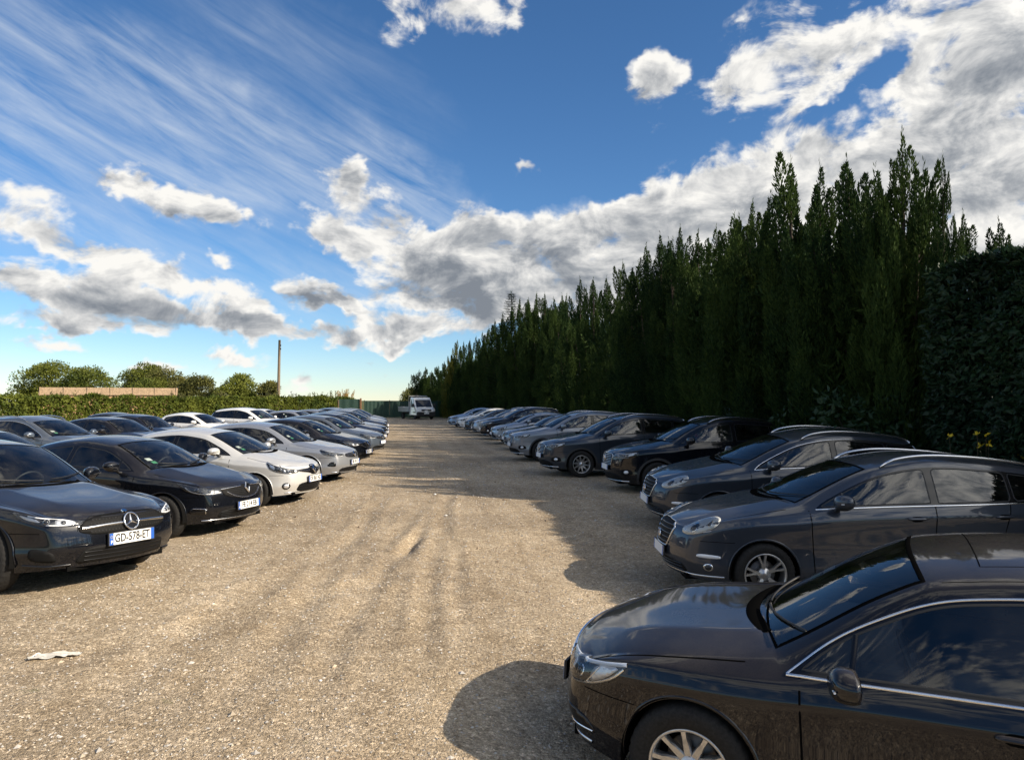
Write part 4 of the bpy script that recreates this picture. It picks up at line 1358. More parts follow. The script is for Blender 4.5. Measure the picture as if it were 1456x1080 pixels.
    vw = vmath('ADD', st.outputs[0], vmath('MULTIPLY', vmath('SUBTRACT', f1.outputs['Color'], (.5, .5, .5)), (.05, .05, 0)))
    t.links.new(vw, vo.inputs['Vector'])
    puff = mth('SUBTRACT', 0.50, vo.outputs['Distance'])
    fb = mth('ADD', mth('SUBTRACT', f1.outputs['Fac'], 0.5), mth('MULTIPLY', puff, 0.17))
    cl = mth('MINIMUM', cum, 1.0)
    dens = mth('ADD', mth('MULTIPLY', cl, 1.75), mth('MULTIPLY', mth('MULTIPLY', fb, 3.6), mth('MULTIPLY', cl, 4.0, clamp=True)))
    dn = N(t, 'ShaderNodeMapRange', interpolation_type='SMOOTHSTEP', i_1=0.14, i_2=1.15); t.links.new(dens, dn.inputs[0])
    alpha = dn.outputs[0]
    sdv = (sin(radians(SUN_AZ)) * cos(radians(SUN_EL)), cos(radians(SUN_AZ)) * cos(radians(SUN_EL)), sin(radians(SUN_EL)))
    dp = N(t, 'ShaderNodeVectorMath', operation='DOT_PRODUCT'); t.links.new(tc.outputs['Generated'], dp.inputs[0]); dp.inputs[1].default_value = sdv
    fw = mth('MULTIPLY_ADD', mth('POWER', mth('MAXIMUM', dp.outputs['Value'], 0.0), 4.0), 2.2, 1.0)
    # lit side of each billow, grey where thick
    lit = mth('SUBTRACT', f1.outputs['Fac'], f2.outputs['Fac'])
    thick = N(t, 'ShaderNodeMapRange', interpolation_type='SMOOTHSTEP', i_1=0.75, i_2=2.3, i_3=0.0, i_4=0.50); t.links.new(dens, thick.inputs[0])
    g = mth('SUBTRACT', mth('ADD', mth('MULTIPLY_ADD', puff, -.25, thick.outputs[0]), mth('MULTIPLY', mth('MULTIPLY', mth('MINIMUM', dark, 1.0), 0.75), f2.outputs['Fac'])), mth('MULTIPLY', lit, 2.4), clamp=True)
    g = mth('ADD', g, 0.0, clamp=True)
    cr = ramp(t, [(0.0, (7.3, 7.15, 6.8)), (0.30, (5.3, 5.3, 5.25)), (0.65, (3.0, 3.15, 3.35)), (1.0, (1.7, 1.9, 2.2))])
    t.links.new(g, cr.inputs[0])
    # cirrus streaks
    sr_ = N(t, 'ShaderNodeMapping'); sr_.inputs['Rotation'].default_value = (0, 0, radians(24)); t.links.new(P, sr_.inputs[0])
    sm_ = N(t, 'ShaderNodeMapping'); sm_.inputs['Scale'].default_value = (1.3, 9.0, 1.0)
    L(t, sr_, sm_)
    cn = noise(sm_.outputs[0], 4.2, 8, 0.62, 0.25)
    cc = N(t, 'ShaderNodeMapRange', i_1=0.30, i_2=0.80, i_3=0.0, i_4=1.0); L(t, cn, cc, 0, 0)
    ca = mth('MULTIPLY', cc.outputs[0], mth('MINIMUM', cir, 1.0))
    ca = mth('MULTIPLY', ca, 0.62, clamp=True)
    # blue base, a little deeper overhead
    hs = N(t, 'ShaderNodeHueSaturation'); hs.inputs['Saturation'].default_value = 1.12; hs.inputs['Value'].default_value = SKYV; L(t, sk, hs, 0, 'Color')
    gm = N(t, 'ShaderNodeGamma', i_1=1.0); L(t, hs, gm); hs = gm
    m1 = N(t, 'ShaderNodeMix', data_type='RGBA'); t.links.new(ca, m1.inputs[0]); t.links.new(hs.outputs[0], m1.inputs[6]); m1.inputs[7].default_value = (5.4, 5.9, 6.5, 1)
    m2 = N(t, 'ShaderNodeMix', data_type='RGBA'); t.links.new(alpha, m2.inputs[0]); t.links.new(m1.outputs[2], m2.inputs[6]); bc = N(t, 'ShaderNodeVectorMath', operation='SCALE'); t.links.new(cr.outputs[0], bc.inputs[0]); t.links.new(fw, bc.inputs['Scale']); t.links.new(bc.outputs[0], m2.inputs[7])
    t.links.new(m2.outputs[2], bg.inputs[0]); L(t, bg, out)

# photo pixel centre, radii, rotation, strength of each cloud
CUMULUS = [(1010, 285, 150, 62, 18, .95), (1130, 300, 190, 90, 10, 1.2), (930, 315, 90, 42, 12, .8), (790, 322, 110, 26, 6, .8), (1330, 290, 170, 110, 0, 1.3), (1440, 330, 120, 120, 0, 1.2), (1240, 250, 120, 40, 18, .7), (1120, 225, 90, 26, 22, .6),
           (1400, 150, 150, 120, 10, 1.4), (1410, 40, 130, 70, 0, 1.2), (1085, 75, 78, 62, 25, .8), (1170, 95, 90, 42, 30, .7), (1220, 30, 120, 40, 10, .65), (1050, 130, 60, 40, 10, .55), (1130, 160, 80, 18, 30, .5), (1290, 110, 60, 30, 25, .5),
           (925, 135, 46, 44, 55, .9), (945, 98, 32, 24, 0, .6), (640, 8, 110, 34, 0, .8), (575, 45, 34, 26, 50, .5), (738, 22, 22, 26, 0, .5),
           (490, 250, 46, 26, -5, .9), (520, 275, 40, 26, -30, .8), (480, 300, 30, 20, 0, .5), (165, 255, 50, 18, -30, .75), (215, 280, 50, 20, -20, .7), (285, 285, 46, 28, 0, .95), (335, 300, 40, 16, -15, .7), (270, 315, 50, 14, 0, .6),
           (35, 290, 50, 26, -10, .8), (60, 335, 70, 18, -15, .7), (125, 355, 90, 26, -10, .95), (200, 362, 50, 18, 0, .8), (60, 400, 130, 26, 0, .8), (190, 395, 60, 22, 0, .8), (140, 440, 170, 26, -4, .95), (300, 452, 120, 22, -3, .9), (385, 462, 60, 12, 0, .6), (275, 405, 50, 18, -25, .7), (335, 420, 40, 14, -15, .6),
           (470, 335, 50, 30, -20, .8), (540, 345, 70, 30, -10, .85), (640, 335, 110, 34, 5, .9), (760, 350, 130, 48, 8, 1.0), (690, 385, 160, 48, 0, 1.25), (660, 425, 160, 34, 0, 1.25), (860, 365, 130, 60, 10, 1.0), (780, 420, 130, 40, 0, .9),
           (440, 418, 56, 15, -15, .9), (480, 440, 50, 10, -10, .7), (590, 472, 110, 13, 0, .75), (540, 490, 70, 9, 0, .55), (455, 475, 46, 11, 0, .6), (70, 487, 60, 7, 0, .45), (330, 505, 60, 7, 0, .4), (260, 522, 70, 7, 0, .42), (420, 553, 60, 9, 0, .5), (120, 464, 110, 8, -3, .5), (318, 378, 22, 12, 0, .5), (500, 530, 60, 5, 0, .35),
           (1000, 400, 240, 90, 0, 1.0), (735, 238, 16, 7, 10, .4)]
# unseen clouds added beside, behind and overhead to raise ambient light; cars mirror them
CUMULUS_FILL = [(1.45, .62, .75, .50, 1.5), (2.3, .75, .7, .55, 1.2), (-2.4, .5, .9, .30, 1.0), (3.0, .40, .8, .22, 1.0), (-1.5, .42, .6, .22, 1.0), (-1.2, .85, .5, .25, .9), (.5, 1.05, .7, .28, 1.1), (-.5, 1.0, .6, .18, .8), (-2.6, 1.05, 1.0, .25, .9), (-1.9, .16, .7, .09, .9), (2.4, .18, .7, .10, .9)]
DARK = [(700, 400, 170, 50, 0, 1.1), (620, 430, 110, 34, 0, .9), (450, 430, 90, 22, -10, 1.0), (1390, 170, 170, 110, 0, .85), (820, 370, 130, 60, 0, .55), (600, 476, 140, 14, 0, .6), (200, 455, 220, 24, 0, .55), (270, 308, 60, 18, 0, .5), (500, 290, 50, 24, 0, .4), (560, 330, 70, 30, 0, .4), (120, 395, 80, 20, 0, .4), (1000, 400, 280, 60, 0, .5), (1180, 330, 150, 40, 0, .35)]
CIRRUS = [(120, 120, 300, 110, -14, 1.0), (330, 200, 330, 90, -16, 1.0), (80, 250, 260, 90, -10, 1.0), (480, 270, 240, 70, -20, .9), (560, 230, 110, 45, -25, .8), (300, 380, 330, 60, 0, .5), (560, 420, 260, 60, 0, .4), (400, 60, 220, 70, -20, .45), (760, 305, 130, 10, 5, .8), (300, 540, 500, 30, 0, .3)]

# ------------------------------------------------------------------ ground
def gravel_mat():
    m = bpy.data.materials.new('sandy_gravel'); t = nt(m)
    o = N(t, 'ShaderNodeOutputMaterial'); b = N(t, 'ShaderNodeBsdfPrincipled'); b.inputs['Roughness'].default_value = 0.92; b.inputs['Specular IOR Level'].default_value = 0.2
    tc = N(t, 'ShaderNodeTexCoord')
    def nz(scale, det, ro, vec=None):
        n = N(t, 'ShaderNodeTexNoise'); n.inputs['Scale'].default_value = scale; n.inputs['Detail'].default_value = det; n.inputs['Roughness'].default_value = ro
        if vec is None: L(t, tc, n, 'Object', 'Vector')
        else: L(t, vec, n, 0, 'Vector')
        return n
    big = nz(0.35, 5, 0.6); mid = nz(3.0, 7, 0.7); fine = nz(45, 5, 0.75)
    r1 = ramp(t, [(0.3, (0.395, 0.318, 0.222)), (0.5, (0.495, 0.410, 0.298)), (0.72, (0.565, 0.482, 0.37))]); L(t, mid, r1)
    r0 = ramp(t, [(0.35, (0.70, 0.68, 0.66)), (0.65, (1.05, 1.03, 1.0))]); L(t, big, r0)
    mu0 = N(t, 'ShaderNodeMix', data_type='RGBA', blend_type='MULTIPLY'); mu0.inputs[0].default_value = 1; L(t, r1, mu0, 0, 6); L(t, r0, mu0, 0, 7)
    # tyres have swept long bands down the lane
    ro = N(t, 'ShaderNodeMapping'); ro.inputs['Rotation'].default_value = (0, 0, radians(-8.3)); L(t, tc, ro, 'Object', 0)
    sc_ = N(t, 'ShaderNodeMapping'); sc_.inputs['Scale'].default_value = (1.9, 0.10, 1); L(t, ro, sc_)
    tk = nz(1.0, 6, .6, sc_); r3 = ramp(t, [(0.36, (0.85, 0.835, 0.81)), (0.5, (1.0, 0.995, 0.985)), (0.64, (1.10, 1.10, 1.10))]); L(t, tk, r3)
    mu = N(t, 'ShaderNodeMix', data_type='RGBA', blend_type='MULTIPLY'); mu.inputs[0].default_value = .85; L(t, mu0, mu, 2, 6); L(t, r3, mu, 0, 7)
    # stones of three sizes, each with a tone of its own
    col = mu; hs = []
    for sc, am, lo in ((30, .5, .035), (75, .65, .028), (160, .55, .018)):
        vo = N(t, 'ShaderNodeTexVoronoi'); vo.inputs['Scale'].default_value = sc; vo.inputs['Randomness'].default_value = 1; L(t, tc, vo, 'Object', 'Vector')
        sp = N(t, 'ShaderNodeSeparateColor'); L(t, vo, sp, 'Color', 0)
        rr = ramp(t, [(0.0, (0.50, 0.48, 0.45)), (0.5, (0.95, 0.94, 0.92)), (0.86, (1.12, 1.12, 1.12)), (0.97, (1.7, 1.72, 1.75))]); L(t, sp, rr)
        mm = N(t, 'ShaderNodeMix', data_type='RGBA', blend_type='MULTIPLY'); mm.inputs[0].default_value = am; L(t, col, mm, 2 if col is not None else 0, 6); L(t, rr, mm, 0, 7)
        col = mm
        iv = N(t, 'ShaderNodeMapRange', i_1=0.0, i_2=0.65, i_3=1.0, i_4=0.0); L(t, vo, iv, 'Distance', 0)
        pw = N(t, 'ShaderNodeMath', operation='MULTIPLY'); L(t, iv, pw, 0, 0); L(t, sp, pw, 1, 1)
        hs.append((pw, lo))
    # grass beyond the lot
    at = N(t, 'ShaderNodeAttribute', attribute_name='grass'); gc = ramp(t, [(0.3, (0.045, 0.060, 0.018)), (0.7, (0.12, 0.12, 0.045))]); L(t, mid, gc)
    ga = N(t, 'ShaderNodeMath', operation='ADD'); L(t, at, ga, 'Fac', 0)
    gn = N(t, 'ShaderNodeMapRange', i_1=0.3, i_2=0.7, i_3=-0.5, i_4=0.5); L(t, mid, gn, 0, 0); L(t, gn, ga, 0, 1)
    gs = N(t, 'ShaderNodeMapRange', i_1=0.4, i_2=0.6); L(t, ga, gs, 0, 0)
    mg = N(t, 'ShaderNodeMix', data_type='RGBA'); L(t, gs, mg, 0, 0); L(t, col, mg, 2, 6); L(t, gc, mg, 0, 7)
    L(t, mg, b, 2, 'Base Color')
    prev = None
    a = None
    for (n_, am) in hs + [(fine, .02)]:
        k = N(t, 'ShaderNodeMath', operation='MULTIPLY', i_1=am); L(t, n_, k, 0, 0)
        if a is None: a = k
        else:
            s = N(t, 'ShaderNodeMath', operation='ADD'); L(t, a, s, 0, 0); L(t, k, s, 0, 1); a = s
    bp = N(t, 'ShaderNodeBump'); bp.inputs['Strength'].default_value = 0.9; bp.inputs['Distance'].default_value = 0.5; L(t, a, bp, 0, 'Height'); L(t, bp, b, 0, 'Normal')
    L(t, b, o)
    return m

RUTS = [((-1.9, 5.6), (-2.6, 14.8), .05, .17), ((-1.35, 4.8), (-1.75, 13.0), .045, .14), ((-0.75, 6), (-1.35, 15.6), .05, .15), ((-2.7, 4.4), (-2.3, 11), .035, .2), ((-0.45, 6.7), (-.9, 11), .04, .12), ((-3.4, 5), (-1.2, 8.6), .03, .2)]
def relief(x, y):
    z = 0.0
    q = V((x, y, 0))
    z += 0.022 * noise.noise(q * 0.45) + 0.007 * noise.noise(q * 1.9 + V((9, 0, 0))) + 0.006 * noise.noise(q * 5.5) 
    # wheel ruts run along the lane
    u = (x + 0.145 * y); w = y
    z += 0.007 * noise.noise(V((u * 6.5, w * 0.9, 3))) * sm(1.5, 0.2, abs(u + .3) - 1.0)
    for (a, b, d, wd) in RUTS:
        ax, ay = a; bx, by = b; dx, dy = bx - ax, by - ay
        t = ((x - ax) * dx + (y - ay) * dy) / (dx * dx + dy * dy)
        if -0.15 < t < 1.15:
            wob = 0.03 * sin(y * 1.3 + ax * 5) 
            dist = abs((x - ax) * dy - (y - ay) * dx) / sqrt(dx * dx + dy * dy) + wob * 0
            off = ((x - ax) * dy - (y - ay) * dx) / sqrt(dx * dx + dy * dy) + wob
            f = sm(-0.15, 0.15, t) * sm(1.15, 0.85, t)
            g = off / wd
            z += 0.8 * f * d * (-exp(-g * g * 2.2) + 0.55 * exp(-((abs(g) - 1.35) * 2.3) ** 2)) * (0.55 + 0.6 * noise.noise(V((x * 3, y * 3, 7))))
    # a short dug scrape in the middle of the lane
    sx, sy = x + 1.42, y - 10.3
    z += -0.11 * exp(-((sx / .09) ** 2 + (sy / .8) ** 2)) + 0.04 * exp(-(((sx + .16) / .1) ** 2 + (sy / .9) ** 2))
    return z

def spaced(lo, hi, dense0, dense1, step, grow=1.16):
    a = []
    x = dense0
    while x <= dense1: a.append(x); x += step
    s = step; x = a[-1]
    while x < hi: s *= grow; x += s; a.append(min(x, hi))
    s = step; x = a[0]
    while x > lo: s *= grow; x -= s; a.insert(0, max(x, lo))
    return a

def make_ground():
    xs = spaced(-900, 900, -5.0, 3.0, 0.05, 1.12); ys = spaced(-120, 1500, 3.6, 15.0, 0.06, 1.10)
    vs = []; gr = []
    for y in ys:
        for x in xs:
            near = sm(55, 22, abs(x) + max(0, y - 14) * .8)
            z = gz(x, y)
            if near > 0: z += relief(x, y) * near
            vs.append((x, y, z))
            # lot outline: hedge on the left, tree row on the right
            e = max(sm(0.3, -1.5, x - hedge_x(y)), sm(-0.6, 1.5, x - tree_x(y)), sm(79, 82, y), sm(-6, -12, y))
            gr.append(e)
    nx = len(xs)
    fs = [(j * nx + i, j * nx + i + 1, (j + 1) * nx + i + 1, (j + 1) * nx + i) for j in range(len(ys) - 1) for i in range(nx - 1)]
    me = bpy.data.meshes.new('ground'); me.from_pydata(vs, [], fs)
    me.polygons.foreach_set('use_smooth', [True] * len(fs))
    at = me.attributes.new('grass', 'FLOAT', 'POINT'); at.data.foreach_set('value', gr)
    me.materials.append(gravel_mat())
    o = bpy.data.objects.new('ground', me); link(o); tag(o, kind='structure')

def make_gravel():
    """loose stones lying on the lane"""
    mb = MB()
    mats = [simple('stone_tan', (0.42, 0.35, 0.26), .9, var=.25), simple('stone_grey', (0.38, 0.355, 0.32), .9, var=.3), simple('stone_pale', (0.52, 0.49, 0.44), .85, var=.15), simple('stone_brown', (0.20, 0.15, 0.10), .9)]
    base = [(1, 0, 0), (-1, 0, 0), (0, 1, 0), (0, -1, 0), (0, 0, 1), (0, 0, -.6)]
    tri = [(0, 2, 4), (2, 1, 4), (1, 3, 4), (3, 0, 4), (2, 0, 5), (1, 2, 5), (3, 1, 5), (0, 3, 5)]
    r = random.Random(3)
    for k in range(26000):
        y = 3.7 + (r.random() ** 1.9) * 20
        x = -4.2 + r.random() * 7.4 - .10 * max(0, y - 8)
        s = r.choice((.004, .005, .006, .007, .008, .010)) * (1 + .05 * y)
        if r.random() < .012: s *= 2.1
        z = gz(x, y) + relief(x, y) * sm(55, 22, abs(x) + max(0, y - 14) * .8)
        a = r.random() * 6.28; c, q = cos(a), sin(a)
        sx, sy, sz = s * r.uniform(.7, 1.5), s * r.uniform(.6, 1.1), s * r.uniform(.45, .9)
        vv = []
        for p in base:
            X, Y, Z = p[0] * sx * r.uniform(.8, 1.2), p[1] * sy * r.uniform(.8, 1.2), p[2] * sz
            vv.append((x + X * c - Y * q, y + X * q + Y * c, z + Z + sz * .25))
        m = r.random()
        mb.add(vv, tri, mats[0] if m < .5 else mats[1] if m < .83 else mats[3] if m < .93 else mats[2], False)
    o = mb.build('gravel'); tag(o, kind='stuff')

# ------------------------------------------------------------------ plants
def leaf_mat(name, dark, light, rough=0.75, trans=0.25, scale=1.1, spec=0.12):
    m = bpy.data.materials.new(name); t = nt(m)
    o = N(t, 'ShaderNodeOutputMaterial'); b = N(t, 'ShaderNodeBsdfPrincipled'); b.inputs['Roughness'].default_value = rough; b.inputs['Specular IOR Level'].default_value = spec
    tc = N(t, 'ShaderNodeTexCoord'); oi = N(t, 'ShaderNodeObjectInfo')
    nz = N(t, 'ShaderNodeTexNoise'); nz.inputs['Scale'].default_value = scale; nz.inputs['Detail'].default_value = 5; L(t, tc, nz, 'Object', 'Vector')
    n2 = N(t, 'ShaderNodeTexNoise'); n2.inputs['Scale'].default_value = 14; n2.inputs['Detail'].default_value = 3; L(t, tc, n2, 'Object', 'Vector')
    ad = N(t, 'ShaderNodeMath', operation='ADD'); L(t, nz, ad, 0, 0); L(t, n2, ad, 0, 1)
    a2 = N(t, 'ShaderNodeMath', operation='MULTIPLY_ADD', i_1=0.25, i_2=-0.12); L(t, oi, a2, 'Random', 0)
    a3 = N(t, 'ShaderNodeMath', operation='ADD'); L(t, ad, a3, 0, 0); L(t, a2, a3, 0, 1)
    r = ramp(t, [(0.78, dark), (1.28, light)]); r.color_ramp.elements[0].position = 0.39; r.color_ramp.elements[1].position = 0.64
    hf = N(t, 'ShaderNodeMath', operation='MULTIPLY', i_1=0.5); L(t, a3, hf, 0, 0); L(t, hf, r)
    L(t, r, b, 0, 'Base Color')
    tr = N(t, 'ShaderNodeBsdfTranslucent'); L(t, r, tr, 0, 0)
    mx = N(t, 'ShaderNodeMixShader', i_0=trans); L(t, b, mx, 0, 1); L(t, tr, mx, 0, 2); L(t, mx, o)
    return m

def kite(vs, fs, p, d, side, ln, w, bend):
    """one small leaf spray: two triangles folded along the middle"""
    n = len(vs); up = d.cross(side)
    vs += [p, p + d * (ln * .42) + side * w + up * bend, p + d * ln, p + d * (ln * .42) - side * w + up * bend]
    fs += [(n, n + 1, n + 2), (n, n + 2, n + 3)]

def rvec(r):
    while True:
        v = V((r.uniform(-1, 1), r.uniform(-1, 1), r.uniform(-1, 1)))
        if .05 < v.length < 1: return v.normalized()

def plume(vs, fs, r, base, d, ln, rad, n, sl=.17, sw=.02, droop=0.0):
    a = d.cross(V((0.3, 0.8, 0.1))).normalized(); b = d.cross(a)
    for k in range(n):
        t = (k + r.random()) / n
        pr = rad * (sin(pi * min(1, t * .86 + .14)) ** .75) * (1 - t * .45) * r.uniform(.5, 1.02)
        an = r.random() * 6.283
        o = a * cos(an) + b * sin(an)
        p = base + d * (ln * t) + o * pr
        dd = (d * r.uniform(.8, 1.3) + o * r.uniform(.15, .6) + rvec(r) * .22 - V((0, 0, droop))).normalized()
        s = dd.cross(rvec(r)).normalized()
        l = sl * r.uniform(.6, 1.25) * (1 - .35 * t)
        kite(vs, fs, p, dd, s, l, sw * r.uniform(.6, 1.2), r.uniform(-.01, .02))

def cypress_mesh(seed, h, R, npl, tops, bare=0.4, n_spray=200, sl=.15, sw=.019):
    """several upright towers of spray plumes that stand apart towards their tips"""
    r = random.Random(seed); vs = []; fs = []
    tree_tops = []
    for k in range(tops):
        an = k * 2.399 + r.uniform(-.4, .4); off = R * (0 if k == 0 else r.uniform(.32, .80)); ht = h * (1 if k == 0 else r.uniform(.70, .95))
        tree_tops.append((cos(an) * off, sin(an) * off, ht))
    per = npl / tops
    for (tx, ty, tz) in tree_tops:
        n = int(per * (.6 + .5 * tz / h)); rt = R * r.uniform(.42, .60)
        for k in range(n):
            u = bare + (.90 - bare) * ((k + r.random()) / n) ** 1.15; z = tz * u
            an = k * 2.399 + r.uniform(-.6, .6); o = V((cos(an), sin(an), 0))
            e = rt * (1.05 - .98 * max(0, (u - .25) / .75) ** 1.4); f = min(1, .55 + u * .6)
            ln = r.uniform(1.0, 1.9) * (1.15 - .45 * u); d = (V((0, 0, 1)) + o * r.uniform(.04, .24) + rvec(r) * .05).normalized()
            plume(vs, fs, r, V((tx * f, ty * f, z - ln * .35)) + o * e * r.uniform(.55, 1.05), d, ln, r.uniform(.20, .33) * (1.15 - .55 * u), int(n_spray * ln / 1.4), sl, sw)
        for q in range(4):
            ln = r.uniform(.9, 1.6); a = r.random() * 6.28; off = 0 if q == 0 else r.uniform(.08, .22)
            plume(vs, fs, r, V((tx + off * cos(a), ty + off * sin(a), tz - ln * 1.0 - off * r.uniform(1.5, 4))), V((r.uniform(-.05, .05), r.uniform(-.05, .05), 1)).normalized(), ln, r.uniform(.10, .16), int(n_spray * .7), sl * .8, sw * .85)
        for q in range(12): kite(vs, fs, V((tx, ty, tz - .28 + q * .04)), (V((0, 0, 1.6)) + rvec(r) * .6).normalized(), rvec(r), .13, .013, 0)
    for k in range(2000):                # older growth inside the crown
        z = h * (bare + .04 + (.60 - bare) * r.random()); an = r.random() * 6.283; q = R * .75 * sqrt(r.random())
        kite(vs, fs, V((cos(an) * q, sin(an) * q, z)), (V((0, 0, .8)) + rvec(r)).normalized(), rvec(r), .26, .035, .01)
    return vs, fs, tree_tops

def fir_mesh(seed, h, R):
    """tiers of level branches that get shorter to a thin tip"""
    r = random.Random(seed); vs = []; fs = []
    z = .8
    while z < h - .15:
        rad = R * (1 - z / h) ** .8 + .08; nb = 7
        for k in range(nb):
            an = 2 * pi * k / nb + z * 3 + r.uniform(-.2, .2); o = V((cos(an), sin(an), 0)); b = o.cross(V((0, 0, 1)))
            m = int(26 * rad) + 8
            for q in range(m):
                t = (q + r.random()) / m; p = V((0, 0, z)) + o * (rad * t) + V((0, 0, .18 * rad * t * t + r.uniform(-.05, .05)))
                sd = r.choice((-1, 1)); d = (o + b * sd * r.uniform(.3, 1.1) + V((0, 0, r.uniform(-.1, .35)))).normalized()
                kite(vs, fs, p, d, V((0, 0, 1)).cross(d).normalized(), .20 * r.uniform(.6, 1.2) * (1.2 - .6 * t), .028, .01)
        z += .27 * (1.15 - .5 * z / h)
    for q in range(40): kite(vs, fs, V((0, 0, h - .7 + q * .018)), (V((0, 0, 1)) + rvec(r) * .7).normalized(), rvec(r), .16, .018, 0)
    return vs, fs, [(0, 0, h)]

def mesh_of(name, vs, fs, mat, smooth=False):
    me = bpy.data.meshes.new(name); me.from_pydata([tuple(v) for v in vs], [], fs); me.materials.append(mat)
    return me

def trunk_mesh(seed, h, r0, tops, mat, limbs=26, R=1.3, up=.7, lo=.1):
    r = random.Random(seed); mb = MB()
    for i, (tx, ty, tz) in enumerate(tops):
        pts = []; rad = []
        for k in range(9):
            u = k / 8
            f = max(0, u - .15) ** .8 if i else u
            pts.append((tx * f + .05 * noise.noise(V((u * 4, seed, i))), ty * f + .05 * noise.noise(V((u * 4, seed + 9, i))), -.15 + (tz * .96 + .15) * u)); rad.append(r0 * (1 - .93 * u) * (1 if i == 0 else .6))
        mb.tube(pts, rad, mat, 8)
    for k in range(limbs):
        z = h * r.uniform(lo, .62); an = r.random() * 6.28; ln = R * r.uniform(.5, .9) * (1.1 - z / h)
        o = V((cos(an), sin(an), 0)); p = V((0, 0, z)); pts = [p]; rad = [.035 * r.uniform(.5, 1)]
        for q in range(1, 5):
            p = p + (o * (1 - q * .12) + V((0, 0, up * r.uniform(.3, 1.0))) + rvec(r) * .15) * (ln / 4); pts.append(p); rad.append(rad[0] * (1 - q * .22))
        mb.tube(pts, rad, mat, 5)
        for q in range(3):
            p0 = pts[r.randint(1, 3)]; d = (o + rvec(r) * .8 + V((0, 0, .4))).normalized()
            mb.tube([p0, p0 + d * .25, p0 + d * .5 + V((0, 0, .06))], [.012, .009, .003], mat, 4)
    return mb

TREE_PATH = [(8.4, 8), (7.3, 13), (7.0, 22), (5.5, 33), (3.0, 56), (-1.9, 70), (-6.4, 82), (-9.6, 91)]
HEDGE_PATH = [(-46, 28), (-36, 37), (-27.5, 55), (-21, 71), (-17.4, 80)]
def hedge_x(y):
    P = HEDGE_PATH
    if y <= P[0][1]: return P[0][0] + (y - P[0][1]) * 1.1
    for i in range(len(P) - 1):
        if P[i][1] <= y <= P[i + 1][1]: return P[i][0] + (P[i + 1][0] - P[i][0]) * (y - P[i][1]) / (P[i + 1][1] - P[i][1])
    return P[-1][0] + (y - P[-1][1]) * .4
def tree_x(y):
    P = TREE_PATH
    if y <= P[0][1]: return P[0][0] + (P[0][1] - y) * .4
    for i in range(len(P) - 1):
        if P[i][1] <= y <= P[i + 1][1]:
            return P[i][0] + (P[i + 1][0] - P[i][0]) * (y - P[i][1]) / (P[i + 1][1] - P[i][1])
    return P[-1][0] - (y - P[-1][1]) * .7

def leaf_cloud(r, n, inside, size, outward, flat=.5, vs=None, fs=None):
    vs = [] if vs is None else vs; fs = [] if fs is None else fs
    for k in range(n):
        p, o = inside(r)
        d = (o * outward + rvec(r) + V((0, 0, -.15))).normalized()
        s = d.cross((o + rvec(r) * flat)).normalized()
        l = size * r.uniform(.6, 1.3)
        kite(vs, fs, p, d, s, l, l * r.uniform(.18, .30), l * .06)
    return vs, fs

def broad_tree(name, loc, h, w, seed, mat, bark, label, group, n=5200, leaf=.26, conic=0.0):
    """a rounded crown built from leaf clumps set on the ends of the limbs"""
    r = random.Random(seed); root = empty(name, loc); tag(root, label, 'tree', group)
    mb = MB(); clumps = []
    mb.tube([(0, 0, -.2), (.05, .04, h * .25), (-.03, .02, h * .5), (.02, 0, h * .78)], [h * .026, h * .021, h * .014, h * .004], bark, 8)
    for k in range(34):
        u = r.uniform(.10, .97); z = h * u; e = w * .5 * (sin(pi * min(1, .18 + u * .80)) ** .7 if not conic else (1.05 - u * conic))
        an = r.random() * 6.28; o = V((cos(an), sin(an), 0)); c = o * e * r.uniform(.35, .85) + V((0, 0, z * .93)); clumps.append((c, w * r.uniform(.15, .27)))
        st = V((0, 0, z * .55)); mb.tube([st, st.lerp(c, .5) + V((0, 0, -.1)), c], [h * .009, h * .006, .012], bark, 5)
    mb.build('trunk', root)
    vs = []; fs = []
    for (c, q) in clumps:
        def ins(rr):
            o = rvec(rr); o.z = abs(o.z) * .9 - .25; return c + o * q * rr.uniform(.55, 1.08), o
        leaf_cloud(r, n // len(clumps), ins, leaf, .6, .9, vs, fs)
    o = bpy.data.objects.new('crown', mesh_of('crown', vs, fs, mat)); link(o, root)
    return root

def hedge_leaves(r, path, h0, h1, w, n, size, top_rough=.12, low=0.0):
    """leaves over the faces of a clipped hedge that follows path"""
    seg = [((V(path[i + 1]) - V(path[i])).length, V(path[i]), V(path[i + 1])) for i in range(len(path) - 1)]
    tot = sum(s[0] for s in seg)
    def ins(rr):
        q = rr.random() * tot
        for ln, a, b in seg:
            if q <= ln: break
            q -= ln
        c = a.lerp(b, q / ln); d = (b - a).normalized(); nrm = V((-d.y, d.x, 0))
        bump = top_rough * noise.noise(V((c.x * .9, c.y * .9, 2)))
        hh = h0 + (h1 - h0) * ((c - V(path[0])).length / max(tot, .01)) + bump
        if rr.random() < .22: return V((c.x, c.y, hh - abs(rr.gauss(0, .07)))) + nrm * rr.uniform(-w, w), V((0, 0, 1))
        sg = 1 if rr.random() < .6 else -1
        z = low + (hh - low) * rr.random()
        wv = w + .18 * noise.noise(V((c.x * 1.3, c.y * 1.3, z * 1.3))) - abs(rr.gauss(0, .10))
        return V((c.x, c.y, z)) + nrm * sg * wv, nrm * sg
    return leaf_cloud(r, n, ins, size, .7, .6)
# ------------------------------------------------------------------ assembly
SUN_EL = 31.0
SUN_AZ = 110.0        # degrees clockwise from the view direction
SUN_ROT = SUN_AZ
SKYV = 1.0
SKYS = 0.092
make_car_mats()
make_world()

